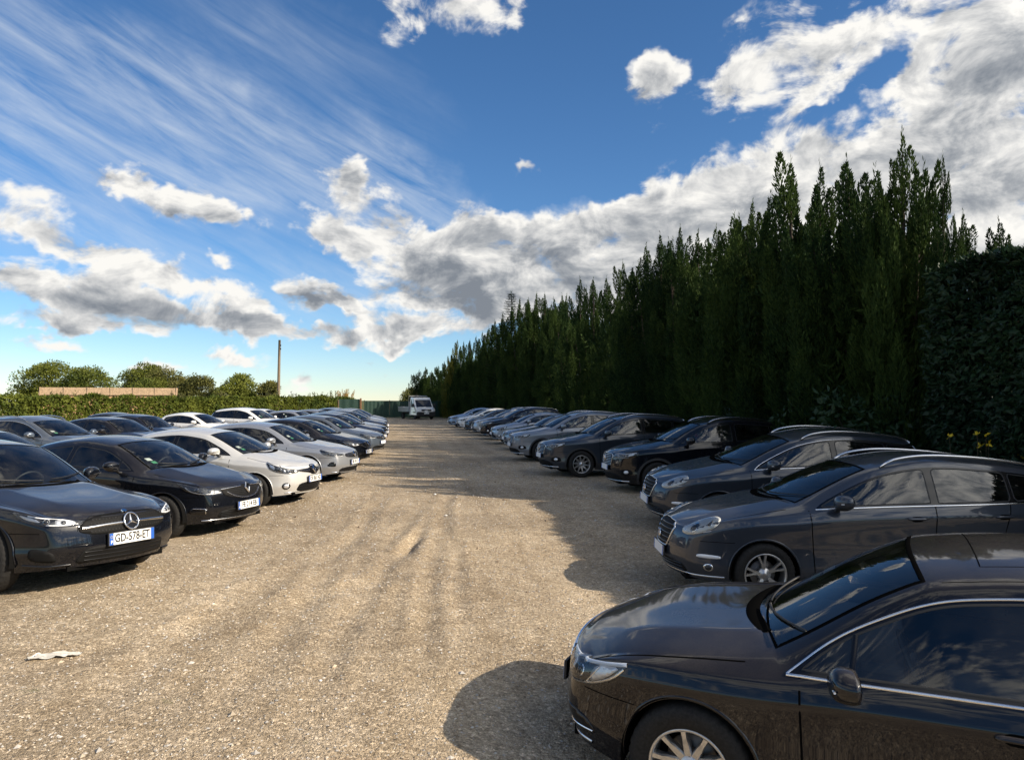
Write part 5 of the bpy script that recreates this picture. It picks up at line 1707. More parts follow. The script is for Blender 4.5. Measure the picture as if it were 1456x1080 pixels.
cam = bpy.data.cameras.new('camera'); co = bpy.data.objects.new('camera', cam); COL.objects.link(co); SC.camera = co
cam.sensor_fit = 'HORIZONTAL'; cam.sensor_width = 36.0; cam.lens = 36.0 * FPX / 1456
cam.clip_start = 0.05; cam.clip_end = 6000
co.location = (0, 0, CAMH); co.rotation_euler = (radians(90) + PITCH, 0, 0)

sun = bpy.data.lights.new('sun', 'SUN'); sun.energy = 5.0; sun.angle = radians(0.53); sun.color = (1.0, 0.87, 0.70)
so = bpy.data.objects.new('sun', sun); COL.objects.link(so)
sd = V((sin(radians(SUN_AZ)) * cos(radians(SUN_EL)), cos(radians(SUN_AZ)) * cos(radians(SUN_EL)), sin(radians(SUN_EL))))
so.rotation_euler = sd.to_track_quat('Z', 'Y').to_euler()
so.location = sd * 50
SC.view_settings.view_transform = 'Standard'; SC.view_settings.look = 'None'; SC.view_settings.exposure = 0.55; SC.view_settings.gamma = 1.0
SC.cycles.use_denoising = True
SC.cycles.max_bounces = 8; SC.cycles.transparent_max_bounces = 16; SC.cycles.glossy_bounces = 4; SC.cycles.diffuse_bounces = 3
SC.cycles.caustics_reflective = False; SC.cycles.caustics_refractive = False
SC.cycles.use_adaptive_sampling = True; SC.cycles.adaptive_threshold = 0.01

make_ground()
make_gravel()

# ---- cars
def place(root, nx, ny, fx, fy, label, group, cat='car'):
    f = V((fx, fy, 0)).normalized(); Ln = root['len']
    c = V((nx, ny, 0)) - f * (Ln / 2)
    # stand on the ground: heights under the two axles
    zf = gz(c.x + f.x * 1.35, c.y + f.y * 1.35); zr = gz(c.x - f.x * 1.35, c.y - f.y * 1.35)
    pitch = -atan2(zf - zr, 2.7)
    root.location = (c.x, c.y, (zf + zr) / 2 - 0.012)
    q = V((-f.y, f.x, 0)) * .75
    zl, zr_ = gz(c.x + q.x, c.y + q.y), gz(c.x - q.x, c.y - q.y)
    root.rotation_euler = (atan2(zl - zr_, 1.5), pitch, atan2(f.y, f.x))
    root.location.z = (zf + zr + zl + zr_) / 4 - .012
    tag(root, label, cat, group)
    return root

GL = 'cars in the left front row'; G2 = 'cars in the rows behind the left row'; GR = 'cars in the right row'
protos = {}
def car(kind, pk, nx, ny, fx, fy, label, group, plate=None, rails=None, chrome='', skip=()):
    key = (kind, rails, chrome, plate)
    if key not in protos:
        r = build_car(kind, pk, 'parked_car', plate or '', rails=rails, chrome=chrome)
        protos[key] = r
    else:
        r = copy_tree(protos[key], None, paint(pk), skip)
    return place(r, nx, ny, fx, fy, label, group)

# left front row, nearest first
car('compact', 'black', -3.80, 7.4, .93, -.37, 'glossy black hatchback with a three-pointed star on its mesh grille, plate GD-578-ET', GL, 'GD-578-ET')
car('clio5', 'black', -3.98, 11.2, .96, -.27, 'black hatchback with diamond badge beside the car with plate GD-578-ET', GL, 'FE 214 EB')
car('clio4', 'pearl', -3.83, 14.4, .98, -.20, 'pearl white hatchback with black grille band, between black and silver hatchbacks', GL, 'DF 863 NZ')
car('megane', 'silver', -3.9, 18.4, .988, -.16, 'silver hatchback parked just beyond the pearl white one in the front row', GL, 'BB 104 TA', chrome='')
car('clio5', 'black', -4.37, 22.6, .985, -.17, 'black car with diamond badge directly beyond the silver hatchback', GL, 'AA 751 BT')
FAR = ('wiper', 'interior_mirror', 'windscreen_sticker', 'steering_wheel', 'quarter_window', 'sunroof')
car('megane', 'bluegrey', -4.67, 26.8, .985, -.17, 'blue-grey car second beyond the silver hatchback in the left front row', GL, rails=None, skip=FAR)
car('clio4', 'navyblack', -5.35, 31.0, .985, -.17, 'dark car third beyond the silver hatchback in the left front row', GL, skip=FAR)
car('compact', 'bluegrey', -5.95, 35.2, .985, -.17, 'blue-grey car fourth beyond the silver hatchback in the left front row', GL, skip=FAR)
car('clio5', 'black', -6.7, 39.6, .985, -.17, 'black car last but one at the far end of the left front row', GL, skip=FAR)
car('megane', 'midgrey', -7.45, 44.2, .985, -.17, 'grey car last at the far end of the left front row', GL, skip=FAR)
# behind it
car('clio4', 'bluegrey', -8.25, 13.7, .95, -.30, 'blue-grey hatchback mostly hidden behind the roof of the nearest black hatchback', G2, skip=FAR)
car('estate', 'bluegrey', -10.5, 19.5, .95, -.30, 'blue-grey estate car behind the black hatchbacks, nearest in the second row', G2, rails='satin', chrome='t', skip=FAR)
car('megane', 'black', -10.9, 23.6, .95, -.30, 'black car in the second row, roof seen behind the diamond-badged black hatchback', G2, skip=FAR)
car('clio4', 'darkgrey', -15.4, 32.4, .95, -.30, 'dark hatchback by the hedge, behind the black car of the second row', G2, skip=FAR)
car('compact', 'navyblack', -12.4, 28.6, .95, -.30, 'navy hatchback in the second row left of the white hatchback', G2, skip=FAR)
car('clio4', 'white', -11.9, 32.2, .95, -.28, 'white hatchback in the second row seen above the pearl white one', G2, skip=FAR)
car('suv', 'white', -10.6, 35.6, .95, -.28, 'white crossover near the hedge, tallest white car of the second row', G2, skip=FAR)
car('megane', 'silver', -9.5, 39.4, .95, -.28, 'silver car in the second row just right of the white crossover', G2, skip=FAR)
car('clio5', 'white', -13.4, 46.0, .95, -.28, 'white hatchback by the hedge behind the white crossover', G2, skip=FAR)
car('compact', 'midgrey', -9.3, 43.4, .95, -.28, 'mid grey hatchback in the second row beyond the silver car', G2, skip=FAR)
car('clio4', 'black', -9.4, 47.6, .96, -.25, 'black hatchback in the second row beyond the mid grey one', G2, skip=FAR)
car('megane', 'bluegrey', -10.2, 52.4, .96, -.2, 'blue-grey hatchback at the far end of the second row', G2, skip=FAR)
car('clio5', 'darkgrey', -8.3, 49.0, .98, -.17, 'dark grey hatchback beyond the far end of the left front row', G2, skip=FAR)
# right row, nearest first
car('sedan', 'blackdusty', .47, 5.2, -.90, .43, 'dusty black saloon nearest the camera with chrome window surround', GR, 'EK 417 VN', chrome='bt')
car('estate', 'anthracite', 1.74, 8.75, -1, -.0, 'anthracite estate with oval headlights and roof rails beside the black saloon', GR, rails='satin', chrome='b')
car('estate', 'darkgrey', 2.16, 12.1, -.998, -.05, 'dark grey estate with oval headlights and chrome window line beside the black crossover', GR, rails='satin', chrome='bt')
car('suv', 'black', 2.06, 16.4, -.99, -.12, 'black crossover with roof rails beyond the two oval-lamped estates', GR, rails='satin')
car('suv', 'darkgrey', .72, 19.8, -.98, -.2, 'dark grey crossover with silver ten-spoke wheels beyond the black crossover', GR, rails='satin')
car('suv', 'midgrey', -.09, 24.6, -.98, -.2, 'silver-grey crossover with roof rails beyond the dark grey crossover', GR, rails='satin')
car('megane', 'midgrey', -.35, 29.6, -.98, -.2, 'grey hatchback first beyond the silver-grey crossover', GR, skip=FAR)
car('clio4', 'silver', -.95, 33.6, -.98, -.2, 'silver hatchback second beyond the silver-grey crossover', GR, skip=FAR)
car('suv', 'navyblack', -1.62, 37.4, -.98, -.2, 'navy black crossover in the far half of the right row', GR, rails='satin', skip=FAR)
car('estate', 'silver', -2.25, 41.4, -.98, -.2, 'silver estate just beyond the navy black crossover', GR, rails='satin', chrome='b', skip=FAR)
car('clio5', 'darkgrey', -2.9, 45.2, -.98, -.2, 'dark grey hatchback third from the far end of the right row', GR, skip=FAR)
car('clio4', 'white', -3.65, 49.0, -.98, -.2, 'white hatchback last but one at the far end of the right row', GR, skip=FAR)
car('clio5', 'paleblue', -4.65, 53.8, -.98, -.2, 'pale blue hatchback last in the right row near the flatbed truck', GR, skip=FAR)

# ---- truck
def make_truck(loc, fx, fy):
    root = empty('flatbed_truck', loc, atan2(fy, fx)); tag(root, 'white flatbed truck with black bumper parked before the green fence', 'truck')
    Wt = paint('white'); W = 1.0
    # cab: side outline extruded across, narrowed towards the roof
    prof = [(2.55, .42), (2.62, .62), (2.60, .95), (2.45, 1.12), (2.02, 1.26), (1.52, 1.98), (1.30, 2.22), (.62, 2.26), (.45, 2.20), (.42, .42)]
    bm = bmesh.new(); rows = []
    for j, yy in enumerate((-1, -.8, 0, .8, 1)):
        row = []
        for (x, z) in prof:
            w = W * (1 - .10 * max(0, (z - 1.1) / 1.1)); bow = .10 * (1 - yy * yy) if x > 1.2 else 0
            row.append(bm.verts.new((x + bow - (.08 if abs(yy) == 1 and x > 2.3 else 0), w * yy, z)))
        rows.append(row)
    n = len(prof)
    for a, b in zip(rows, rows[1:]):
        for i in range(n): bm.faces.new((a[i], a[(i + 1) % n], b[(i + 1) % n], b[i]))
    bm.faces.new(rows[0][::-1]); bm.faces.new(rows[-1])
    bmesh.ops.recalc_face_normals(bm, faces=bm.faces)
    bmesh.ops.bevel(bm, geom=[e for e in bm.edges if e.calc_face_angle(0) > .5], offset=.05, segments=3, affect='EDGES', profile=.6)
    mb = MB(); mb.bm(bm, Wt, smooth=False); bm.free(); cab = mb.build('cab', root)
    def quad(name, pts, mat, parent, th=.012):
        m = MB(); p = [V(q) for q in pts]; nn = (p[1] - p[0]).cross(p[2] - p[0]).normalized()
        m.add([q + nn * th for q in p] + [q - nn * .03 for q in p], [tuple(range(len(p)))] + [(i, len(p) + i, len(p) + (i + 1) % len(p), (i + 1) % len(p)) for i in range(len(p))], mat, False)
        return m.build(name, parent)
    quad('windscreen', [(2.085, -.84, 1.29), (2.105, 0, 1.31), (2.085, .84, 1.29), (1.60, .80, 1.96), (1.66, 0, 1.965), (1.60, -.80, 1.96)], M['black'], cab, .03)
    for sg in (1, -1):
        w1 = W * (1 - .10 * .15); w2 = W * (1 - .10 * .82)
        pts = [(1.86, w1 * sg, 1.25), (.80, w1 * sg, 1.25), (.80, w2 * sg, 2.0), (1.42, w2 * sg, 2.0)]
        quad('window', pts[::-1] if sg > 0 else pts, M['black'], cab, .008)
        m = MB(); m.box((2.40, .72 * sg, 1.02), (.34, .34, .20), M['reflector'], bev=.05); m.build('headlight', root)
        m = MB(); m.box((1.95, 1.18 * sg, 1.42), (.12, .22, .34), M['plastic'], bev=.05); m.tube([(1.9, .95 * sg, 1.35), (1.93, 1.12 * sg, 1.36)], .03, M['plastic'], 6); m.build('door_mirror', root)
    m = MB(); m.box((2.56, 0, .55), (.30, 1.98, .48), M['plastic'], bev=.08); m.box((2.62, 0, .93), (.14, 1.05, .20), M['plastic'], bev=.03); m.build('front_bumper', root)
    m = MB(); m.box((2.735, 0, .62), (.02, .52, .11), M['white']); m.build('number_plate', root)
    m = MB(); m.box((-1.2, .42, .62), (3.6, .10, .18), M['plastic']); m.box((-1.2, -.42, .62), (3.6, .10, .18), M['plastic']); m.box((-.9, 0, .66), (.1, .9, .12), M['plastic']); m.build('chassis', root)
    al = simple('weathered_aluminium', (.42, .43, .44), .42, .6, var=.15)
    b = MB(); b.box((-1.35, 0, .80), (3.2, 2.06, .10), al, bev=.01); bed = b.build('load_bed', root)
    for sg in (1, -1):
        b = MB(); b.box((-1.35, 1.02 * sg, 1.06), (3.2, .035, .40), al, bev=.008)
        for k in range(4): b.box((-1.35, 1.043 * sg, .92 + k * .095), (3.16, .014, .03), al)
        b.build('drop_side', bed)
    b = MB(); b.box((-2.94, 0, 1.06), (.035, 2.0, .40), al, bev=.008); b.build('tailgate', bed)
    b = MB(); b.box((.27, 0, 1.32), (.04, 2.06, .94), al, bev=.008)
    for yy in (-1.0, 1.0): b.tube([(.27, yy, .8), (.27, yy, 2.38)], .03, al, 8)
    b.tube([(.27, -1, 2.38), (.27, 1, 2.38)], .03, al, 8); b.build('headboard', bed)
    sp = dict(R=.34, rim=.20, spokes=5, twin=False, rimmat='alloydark')
    for x in (1.85, -1.75):
        for sg in (1, -1): make_wheel(root, x, .86 * sg, sp)
    for sg in (1, -1):
        m = MB(); m.box((1.85, .93 * sg, .72), (.80, .16, .10), M['well'], bev=.03); m.build('wheel_arch', root)
    return root
make_truck((-9.9, 77.0, 0), .47, -.88)

# ---- green screen fence at the end of the lot
def wood_post(mb, x, y, h, r, mat): mb.tube([(x, y, -.2), (x, y, h)], r, mat, 8)
green = simple('green_screen_mesh', (0.006, 0.034, 0.024), .7, var=.25, bump=(14, .35, .03))
postm = simple('weathered_post', (0.16, 0.115, 0.075), .9, var=.3)
f = empty('screen_fence', (0, 0, 0)); tag(f, 'long green screen fence closing the far end of the lot behind the truck', 'fence')
pts = [(-16.2, 81.0), (-13.6, 82.0), (-11.0, 83.0), (-8.4, 84.0), (-5.6, 85.0)]
for i in range(len(pts) - 1):
    a, b = V((*pts[i], 0)), V((*pts[i + 1], 0)); vs = []; fs = []
    for k in range(25):
        p = a.lerp(b, k / 24); d = .03 * sin(k * 1.7 + i)
        for z in (.06, .5, 1.0, 1.5, 1.86): vs.append((p.x, p.y + d * (1 if z > .1 else .2), z + .02 * sin(k * .9)))
    for k in range(24):
        for q in range(4): fs.append((k * 5 + q, k * 5 + 5 + q, k * 5 + 6 + q, k * 5 + 1 + q))
    m = MB(); m.add(vs, fs, green); m.build('screen_panel', f)
for p in pts: m = MB(); wood_post(m, p[0], p[1] + .06, 1.95, .045, postm); m.build('post', f)
f = empty('screen_panel_corner', (0, 0, 0)); tag(f, 'short taller green screen panel with brown end post beside the hedge', 'fence')
m = MB(); a, b = V((-17.6, 75.2, 0)), V((-15.6, 75.7, 0)); vs = []; fs = []
for k in range(13):
    p = a.lerp(b, k / 12)
    for z in (.05, .7, 1.4, 2.05): vs.append((p.x, p.y + .03 * sin(k * 1.3), z))
for k in range(12):
    for q in range(3): fs.append((k * 4 + q, k * 4 + 4 + q, k * 4 + 5 + q, k * 4 + 1 + q))
m.add(vs, fs, green); m.build('screen_panel', f)
m = MB(); m.box((-15.5, 75.7, 1.05), (.16, .14, 2.2), simple('rusty_post', (.20, .10, .05), .85, var=.3), bev=.015); m.build('post', f)
m = MB(); m.box((-17.65, 75.15, 1.0), (.10, .10, 2.05), postm, bev=.01); m.build('post', f)

# ---- wooden pole
p = empty('utility_pole', (-23.9, 75.5, 0)); tag(p, 'tall bare wooden utility pole standing behind the hedge', 'pole')
m = MB(); m.tube([(0, 0, -.3), (.03, 0, 3), (.07, 0, 6), (.10, 0, 8.1)], [.17, .155, .135, .12], simple('pole_wood', (.20, .15, .10), .9, var=.3, bump=(20, .6, .02)), 12); m.build('pole_shaft', p)
m = MB()
for z in (7.55, 7.2): m.box((.20, -.05, z), (.14, .10, .16), M['plastic'], bev=.02); m.tube([(.02, 0, z), (.2, -.05, z)], .03, M['plastic'], 6)
m.build('insulator', p)

# ---- hedge, shed and trees on the left
rr = random.Random(11)
HM = leaf_mat('hedge_leaf', (0.040, 0.065, 0.012), (0.19, 0.21, 0.035), .6, .3)
HP = HEDGE_PATH
for i in range(len(HP) - 1):
    a, b = HP[i], HP[i + 1]
    h = empty('clipped_hedge', (0, 0, 0)); ln = (V(b) - V(a)).length
    tag(h, ['leafy green hedge at the left edge behind the blue-grey estate', 'leafy green hedge in front of the pale boarded shed', 'leafy green hedge below the round tree left of the pole', 'leafy green hedge right of the pole, ending at the green screen'][i], 'hedge', 'hedge along the left side')
    vs, fs = hedge_leaves(rr, [a, b], 2.02 + i * .04, 2.10, .55, int(ln * 800), .27, .3)
    o = bpy.data.objects.new('foliage', mesh_of('foliage', vs, fs, HM)); link(o, h)
    m = MB()
    for k in range(int(ln / .5)):
        q = V(a).lerp(V(b), (k + .5) / int(ln / .5)); m.tube([(q.x, q.y, -.1), (q.x + rr.uniform(-.1, .1), q.y, 1.0), (q.x + rr.uniform(-.2, .2), q.y, 1.75)], [.03, .024, .008], postm, 5)
    m.build('stems', h)
# weeds standing above the hedge
WM = leaf_mat('weed_leaf', (.06, .075, .025), (.20, .19, .07), .7, .3)
for i, (x, y, h) in enumerate([(-40.5, 35.3, 2.7), (-33.5, 44.2, 2.75), (-30.5, 50.2, 2.6), (-26.6, 58.7, 2.7), (-24.8, 63.0, 2.85), (-22.4, 69.1, 3.1), (-21.2, 72.1, 2.9), (-19.9, 75.1, 2.75), (-19.0, 77.3, 2.9)]):
    w = empty('tall_weed', (x, y, 0)); tag(w, 'thin tall weeds sticking out above the left hedge', 'weed', 'weeds above the hedge')
    st = MB(); vs = []; fs = []
    for k in range(16):
        dx, dy = rr.gauss(0, .5), rr.gauss(0, .3); hh = h * rr.uniform(.78, 1.0)
        st.tube([(dx * .4, dy * .4, 0), (dx * .8, dy * .8, hh * .6), (dx, dy, hh)], [.012, .009, .003], postm, 4)
        for q in range(26):
            z = hh * rr.uniform(.62, 1.0); pp = V((dx * .9, dy * .9, z)); d = (rvec(rr) + V((0, 0, .9))).normalized(); kite(vs, fs, pp, d, d.cross(rvec(rr)).normalized(), .16, .03, .005)
    st.build('stems', w); o = bpy.data.objects.new('leaves', mesh_of('leaves', vs, fs, WM)); link(o, w)
# pampas-like dry tuft by the screen
w = empty('dry_bush', (-18.3, 80.6, 0)); tag(w, 'straw yellow dry bush above the hedge end by the green screen', 'bush')
vs = []; fs = []; st = MB(); DM = leaf_mat('straw_leaf', (.28, .17, .05), (.55, .38, .12), .8, .3)
for k in range(24):
    dx, dy = rr.gauss(0, .5), rr.gauss(0, .3); hh = rr.uniform(2.3, 3.0); st.tube([(0, 0, 0), (dx * .5, dy * .5, hh * .6), (dx, dy, hh)], [.02, .012, .004], postm, 4)
    plume(vs, fs, rr, V((dx * .85, dy * .85, hh * .72)), V((dx * .3, dy * .3, 1)).normalized(), hh * .33, .10, 40, .2, .03)
st.build('stems', w); link(bpy.data.objects.new('plumes', mesh_of('plumes', vs, fs, DM)), w)

# boarded shed
s = empty('boarded_shed', (-36.9, 68.0, 0), radians(27)); tag(s, 'long low pale boarded shed roofline showing above the left hedge', 'shed')
bw = simple('weathered_pale_boards', (.38, .27, .17), .9, var=.3, bump=(9, .5, .02)); bo = simple('ochre_boards', (.42, .26, .13), .9, var=.35)
m = MB(); m.box((0, 0, 1.2), (10.6, 3.0, 2.4), bo, bev=.02)
for k in range(16): m.box((-5.2 + k * .69, -1.52, 1.2), (.06, .05, 2.36), postm)
m.build('wall', s)
m = MB()
for k in range(3): m.box((rr.uniform(-.05, .05), -1.62 + .02 * k, 2.52 + k * .225), (11.0, .05, .215), bw, bev=.008)
for k in range(3): m.box((0, 1.62, 2.52 + k * .225), (11.0, .05, .215), bw)
m.box((0, 0, 2.50), (10.9, 3.1, .06), simple('roof_felt', (.08, .08, .08), .9)); 
for k in range(7): m.box((-5.4 + k * 1.8, -1.66, 2.74), (.09, .05, .72), bw)
m.build('roof_fascia', s)
g = empty('white_shelter', (-52.5, 67.5, 0), radians(20)); tag(g, 'low white curved shelter roof at the far left above the hedge', 'shelter')
m = MB(); vs = []; fs = []
for k in range(15):
    a = pi * k / 14
    for x in (-4.5, 4.5): vs.append((x, cos(a) * 2.6, .6 + sin(a) * 1.95))
for k in range(14): fs.append((2 * k, 2 * k + 1, 2 * k + 3, 2 * k + 2))
m.add(vs, fs, simple('white_sheeting', (.72, .72, .70), .5, var=.1)); m.build('roof_sheet', g)
m = MB()
for x in (-4.5, -1.5, 1.5, 4.5): m.tube([(x, cos(pi * k / 14) * 2.57, .58 + sin(pi * k / 14) * 1.93) for k in range(15)], .04, postm, 6)
for yy in (-2.57, 2.57): m.box((0, yy, .3), (9.0, .06, .7), bw)
m.build('frame', g)

bark = simple('bark', (.060, .045, .032), .95, var=.35, bump=(16, .8, .03))
LT = leaf_mat('broad_leaf_green', (.05, .066, .014), (.20, .22, .04), .5, .3, .6)
LT2 = leaf_mat('broad_leaf_yellowish', (.06, .085, .017), (.25, .26, .05), .5, .3, .6)
LT3 = leaf_mat('broad_leaf_olive', (.055, .064, .02), (.22, .21, .06), .5, .3, .6)
GT = 'trees beyond the left hedge'
broad_tree('broadleaf_tree', (-54.5, 87.3, 0), 6.7, 7.8, 21, LT, bark, 'dense dark green tree, leftmost and tallest of those beyond the hedge', GT, 16099)
broad_tree('broadleaf_tree', (-49.2, 85.5, 0), 5.6, 7.0, 22, LT2, bark, 'yellowish green tree second from the left beyond the shed', GT, 13799)
broad_tree('broadleaf_tree', (-46.0, 92.9, 0), 6.6, 7.3, 23, LT, bark, 'dark round tree above the middle of the pale shed', GT, 13799)
broad_tree('broadleaf_tree', (-41.8, 85.5, 0), 5.2, 6.2, 24, LT2, bark, 'low yellow-green tree above the middle of the pale shed', GT, 11500)
broad_tree('broadleaf_tree', (-40.6, 87.3, 0), 6.2, 6.2, 25, LT3, bark, 'olive green upright tree above the right end of the shed', GT, 13799)
broad_tree('broadleaf_tree', (-36.2, 85.5, 0), 4.6, 5.7, 26, LT3, bark, 'low olive tree just right of the shed', GT, 11500)
broad_tree('broadleaf_tree', (-31.6, 84.6, 0), 4.7, 5.8, 27, LT, bark, 'round green tree standing alone left of the utility pole', GT, 13799)
broad_tree('broadleaf_tree', (-27.6, 83.6, 0), 4.2, 3.5, 28, LT3, bark, 'small feathery olive tree immediately left of the utility pole', GT, 9200)
broad_tree('broadleaf_tree', (-15.2, 111.5, 0), 3.6, 4.1, 29, LT3, bark, 'small distant tree top above the green screen fence', GT, 5750)
broad_tree('broadleaf_tree', (-58.5, 92.9, 0), 3.6, 6.8, 31, LT3, bark, 'low distant bush at the far left edge beyond the white shelter', GT, 6899)

# ---- conifer row on the right
CM = leaf_mat('cypress_spray', (0.010, 0.028, 0.009), (0.058, 0.092, 0.020), .75, .25, .8)
CMY = leaf_mat('cypress_spray_golden', (0.05, 0.065, 0.010), (0.20, 0.19, 0.035), .6, .25, .8)
CMB = leaf_mat('fir_spray', (0.014, 0.030, 0.014), (0.045, 0.078, 0.035), .6, .2, .8)
GC = 'tall conifers in the row along the right side'
variants = []
for i, (h, R, npl, tops, bare) in enumerate([(8.4, 1.6, 115, 5, .03), (8.9, 1.5, 110, 5, .03), (7.2, 1.6, 125, 7, .12), (8.6, 1.3, 95, 4, .03), (7.2, 1.7, 135, 8, .16), (7.2, 1.5, 120, 6, .14)]):
    vs, fs, tp = cypress_mesh(40 + i, h, R, npl, tops, bare, 430 if i in (2, 4, 5) else 340)
    cm = mesh_of('foliage', vs, fs, CM)
    tm = trunk_mesh(60 + i, h, .15, tp, bark, 34 if bare < .2 else 54, R)
    variants.append((h, cm, tm))
vs, fs, tp = fir_mesh(77, 10, 2.3)
variants.append((10, mesh_of('foliage', vs, fs, CMB), trunk_mesh(78, 10, .14, tp, bark, 6, 1.0)))
def conifer(x, y, h, vi, label, mat=None, name='cypress_tree', sx=1.0):
    hv, cm, tm = variants[vi]
    root = empty(name, (x, y, gz(x, y)), rr.uniform(0, 6.28)); k = h / hv; root.scale = (k * sx, k * sx, k)
    tag(root, label, 'tree', GC)
    if isinstance(tm, MB):
        o = tm.build('trunk', root); variants[vi] = (hv, cm, o.data)
    else: link(bpy.data.objects.new('trunk', tm), root)
    o = bpy.data.objects.new('crown', cm); link(o, root)
    if mat: o.material_slots[0].link = 'OBJECT'; o.material_slots[0].material = mat
    return root
TOPS = [(-200, 0)]
# photo column and row of some tree tops; heights follow from the distance of the row
TOPLINE = [(585, 528), (600, 522), (618, 522), (640, 505), (652, 484), (672, 482), (690, 465), (712, 448), (729, 414), (750, 420), (790, 420), (822, 402), (855, 388), (885, 395), (922, 345), (960, 325), (1000, 330), (1058, 285), (1090, 310), (1130, 235), (1160, 232), (1205, 212), (1240, 250), (1290, 195), (1320, 240), (1352, 226), (1385, 285)]
topf = pch([(a, b) for a, b in TOPLINE])
ROW = []
for c in list(range(596, 700, 9)) + list(range(703, 800, 12)) + list(range(806, 960, 19)) + list(range(968, 1120, 26)) + list(range(1128, 1300, 40)) + [1345]:
    # where the sight line of that column crosses the row
    best = None
    for k in range(80, 960):
        y = k * .1; e = abs(tree_x(y) - (c - 728) / FPX * y)
        if best is None or e < best[0]: best = (e, y)
    d = best[1]
    ROW.append((c, d, (568 - topf(c)) / FPX * d + CAMH))
vr = random.Random(5)
for i, (c, d, h) in enumerate(ROW):
    x = (c - 728) / FPX * d
    v = 6 if c in (727, 824) else 5 if c == 1288 else 3 if c == 1345 else vr.choice((0, 1, 3, 0, 1)) if c < 960 else vr.choice((2, 4, 5)) if c > 1080 else vr.choice((0, 1, 5))
    nm, mt = 'cypress_tree', None
    if c == 1345: lb = 'single conical conifer, last tall one before the laurel hedge'
    elif c == 1288: lb = 'tallest many-tipped conifer beside the conical one near the laurel hedge'
    elif c == 727: lb, nm = 'blue-green fir with tiered branches rising above its neighbours', 'fir_tree'
    elif v == 6: lb, nm = 'fir with tiered branches nearer the camera in the middle of the conifer row', 'fir_tree'
    elif c == 650: lb, mt = 'golden yellow conifer near the far end of the row', CMY
    elif c < 640: lb = 'low dark conifer behind the flatbed truck at the end of the row'
    elif c < 800: lb = 'dark green columnar conifer in the far third of the row'
    elif c < 1050: lb = 'dark green columnar conifer in the middle of the row'
    else: lb = 'dark conifer with bare lower branches in the near third of the row'
    conifer(x, d, h + (vr.uniform(-.5, .15) if c not in (1345, 1288, 727, 650) else .05), v, lb, mt, nm, (1.25 if c < 640 else 1.0) * (.55 if c == 1345 else .8 if c == 1288 else 1.15))

conifer(8.75, 13.2, 5.15, 0, 'small conifer whose tip shows above the clipped laurel hedge', sx=1.1)
conifer(8.35, 13.6, 5.4, 1, 'shorter conifer between the narrow conical one and the laurel hedge top', sx=1.1)

# ---- laurel hedge at the right edge and undergrowth
LM = leaf_mat('laurel_leaf', (0.010, 0.026, 0.012), (0.030, 0.062, 0.024), .42, .15, .9, .22)
h = empty('laurel_hedge', (0, 0, 0)); tag(h, 'tall dark clipped laurel hedge with flat top at the right edge', 'hedge')
vs, fs = hedge_leaves(rr, [(7.6, 12.4), (8.5, 8), (9.3, 3.5)], 4.15, 4.4, .75, 95000, .125, .15)
for k in range(14000):                 # older leaves deep inside
    u = rr.random(); q = V((7.6, 12.4)).lerp(V((9.3, 3.5)), u); w_ = rr.uniform(-.42, .42)
    kite(vs, fs, V((q.x + w_ * .98, q.y + w_ * .19, rr.uniform(.1, 4.0))), (rvec(rr) + V((0, 0, .3))).normalized(), rvec(rr), .24, .05, .01)
link(bpy.data.objects.new('foliage', mesh_of('foliage', vs, fs, LM)), h)
m = MB()
for k in range(40):
    q = V((7.75, 12.0)).lerp(V((10.3, -4)), (k + .5) / 40); dx, dy = rr.uniform(-.4, .4), rr.uniform(-.3, .3)
    m.tube([(q.x, q.y, -.1), (q.x + dx * .5, q.y + dy * .5, 2.2), (q.x + dx, q.y + dy, 4.4)], [.05, .035, .01], bark, 6)
    for j in range(4):
        z = rr.uniform(.8, 3.8); m.tube([(q.x + dx * .4, q.y + dy * .4, z), (q.x + dx * .4 + rr.uniform(-.6, .6), q.y + rr.uniform(-.6, .6), z + .5)], [.02, .006], bark, 4)
m.build('stems', h)
for i, (c, d, hh, w, lb) in enumerate([(1290, 12.9, 2.3, 2.2, 'dark laurel shrub behind the anthracite estate roof'), (1190, 15.6, 2.3, 2.4, 'dark laurel shrub behind the black crossover roof'), (1100, 18.8, 2.0, 2.4, 'low laurel shrub under the conifers behind the black crossover'), (1020, 23.6, 1.9, 2.6, 'low shrub under the conifers above the dark grey crossover roof')]):
    s = empty('laurel_shrub', ((c - 728) / FPX * d, d, 0)); tag(s, lb, 'shrub', 'shrubs under the conifers')
    cl = [(V((rr.uniform(-w / 2, w / 2), rr.uniform(-.4, .4), hh * rr.uniform(.3, .85))), rr.uniform(.35, .55)) for k in range(12)]
    vs = []; fs = []
    for (cc, q) in cl:
        def ins(r): o = rvec(r); return cc + o * q * r.uniform(.6, 1.05), o
        leaf_cloud(rr, 190, ins, .15, .6, .6, vs, fs)
    link(bpy.data.objects.new('foliage', mesh_of('foliage', vs, fs, LM)), s)
    m = MB()
    for (cc, q) in cl: m.tube([(cc.x * .3, cc.y * .3, -.1), (cc.x * .7, cc.y * .7, cc.z * .6), tuple(cc)], [.03, .02, .008], bark, 5)
    m.build('stems', s)
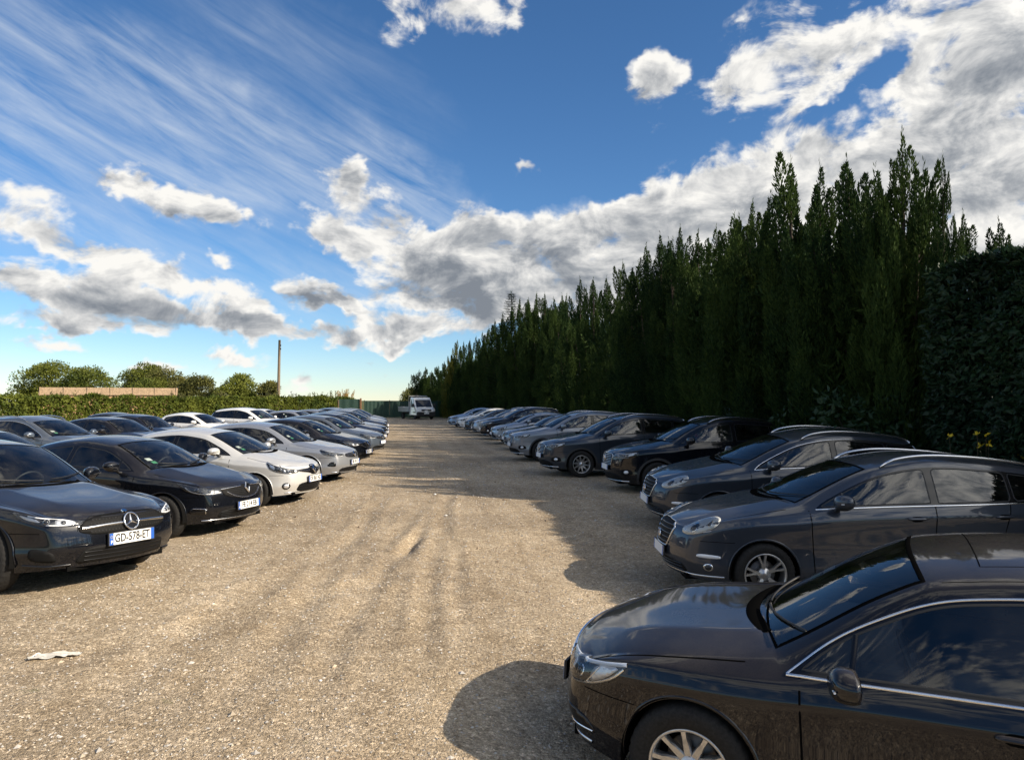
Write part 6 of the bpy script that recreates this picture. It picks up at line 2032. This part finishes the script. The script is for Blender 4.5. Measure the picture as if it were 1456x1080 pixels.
# yellow flowers behind the estates
fl = empty('yellow_flower_clump', (6.95, 11.0, 0)); tag(fl, 'yellow flowers showing behind the rear of the anthracite estate', 'flowers')
vs = []; fs = []; v2 = []; f2 = []; st = MB()
for k in range(12):
    x, y, z = rr.uniform(-.4, .8), rr.uniform(-.3, .3), rr.uniform(1.05, 1.5); st.tube([(x * .8, y, 0), (x, y, z)], [.008, .004], postm, 4)
    for q in range(5): kite(vs, fs, V((x, y, z)), (rvec(rr) + V((0, 0, .6))).normalized(), rvec(rr), .07, .022, .004)
    for q in range(10): kite(v2, f2, V((x, y, z * rr.uniform(.5, .95))), rvec(rr), rvec(rr), .13, .025, .004)
st.build('stems', fl); link(bpy.data.objects.new('blossoms', mesh_of('blossoms', vs, fs, simple('yellow_petal', (.75, .52, .02), .6))), fl); link(bpy.data.objects.new('leaves', mesh_of('leaves', v2, f2, LM)), fl)

# ---- crumpled strip of paper on the gravel
x0, y0 = -3.3, 5.38
p = empty('paper_scrap', (x0, y0, 0)); tag(p, 'crumpled strip of white paper lying on the gravel', 'litter')
vs = []; fs = []; nx, ny = 22, 7
for i in range(nx + 1):
    for j in range(ny + 1):
        u, v = i / nx, j / ny - .5
        w = .09 * (sin(pi * (u * .86 + .08)) ** .6) * (1 + .25 * noise.noise(V((u * 6, 3, 1))))
        X = (u - .5) * .33; Y = v * w + .012 * sin(u * 5)
        a = radians(42); xx, yy = X * cos(a) - Y * sin(a), X * sin(a) + Y * cos(a)
        zz = gz(x0 + xx, y0 + yy) + relief(x0 + xx, y0 + yy) +   .014 + .026 * noise.noise(V((u * 5, v * 5, 2))) + .016 * abs(noise.noise(V((u * 13, v * 9, 6))))
        vs.append((xx, yy, zz))
for i in range(nx):
    for j in range(ny): fs.append((i * (ny + 1) + j, (i + 1) * (ny + 1) + j, (i + 1) * (ny + 1) + j + 1, i * (ny + 1) + j + 1))
m = MB(); m.add(vs, fs, simple('dirty_paper', (.52, .50, .45), .9, var=.25)); m.build('sheet', p)
# two pale stones in the lane
for i, (x, y, s, lb) in enumerate([(-1.37, 5.33, .013, 'white pebble on the gravel left of the shadow edge'), (-1.62, 15.6, .03, 'white pebble lying far up the lane in the sun')]):
    bm = bmesh.new(); bmesh.ops.create_icosphere(bm, subdivisions=2, radius=s)
    for v in bm.verts: v.co = v.co * (1 + .35 * noise.noise(v.co * 40 + V((i * 3, 0, 0)))); v.co.z *= .6
    m = MB(); m.bm(bm, simple('white_stone', (.62, .61, .58), .7)); o = m.build('pebble'); o.location = (x, y, gz(x, y) + relief(x, y) + s * .4); tag(o, lb, 'stone'); bm.free()
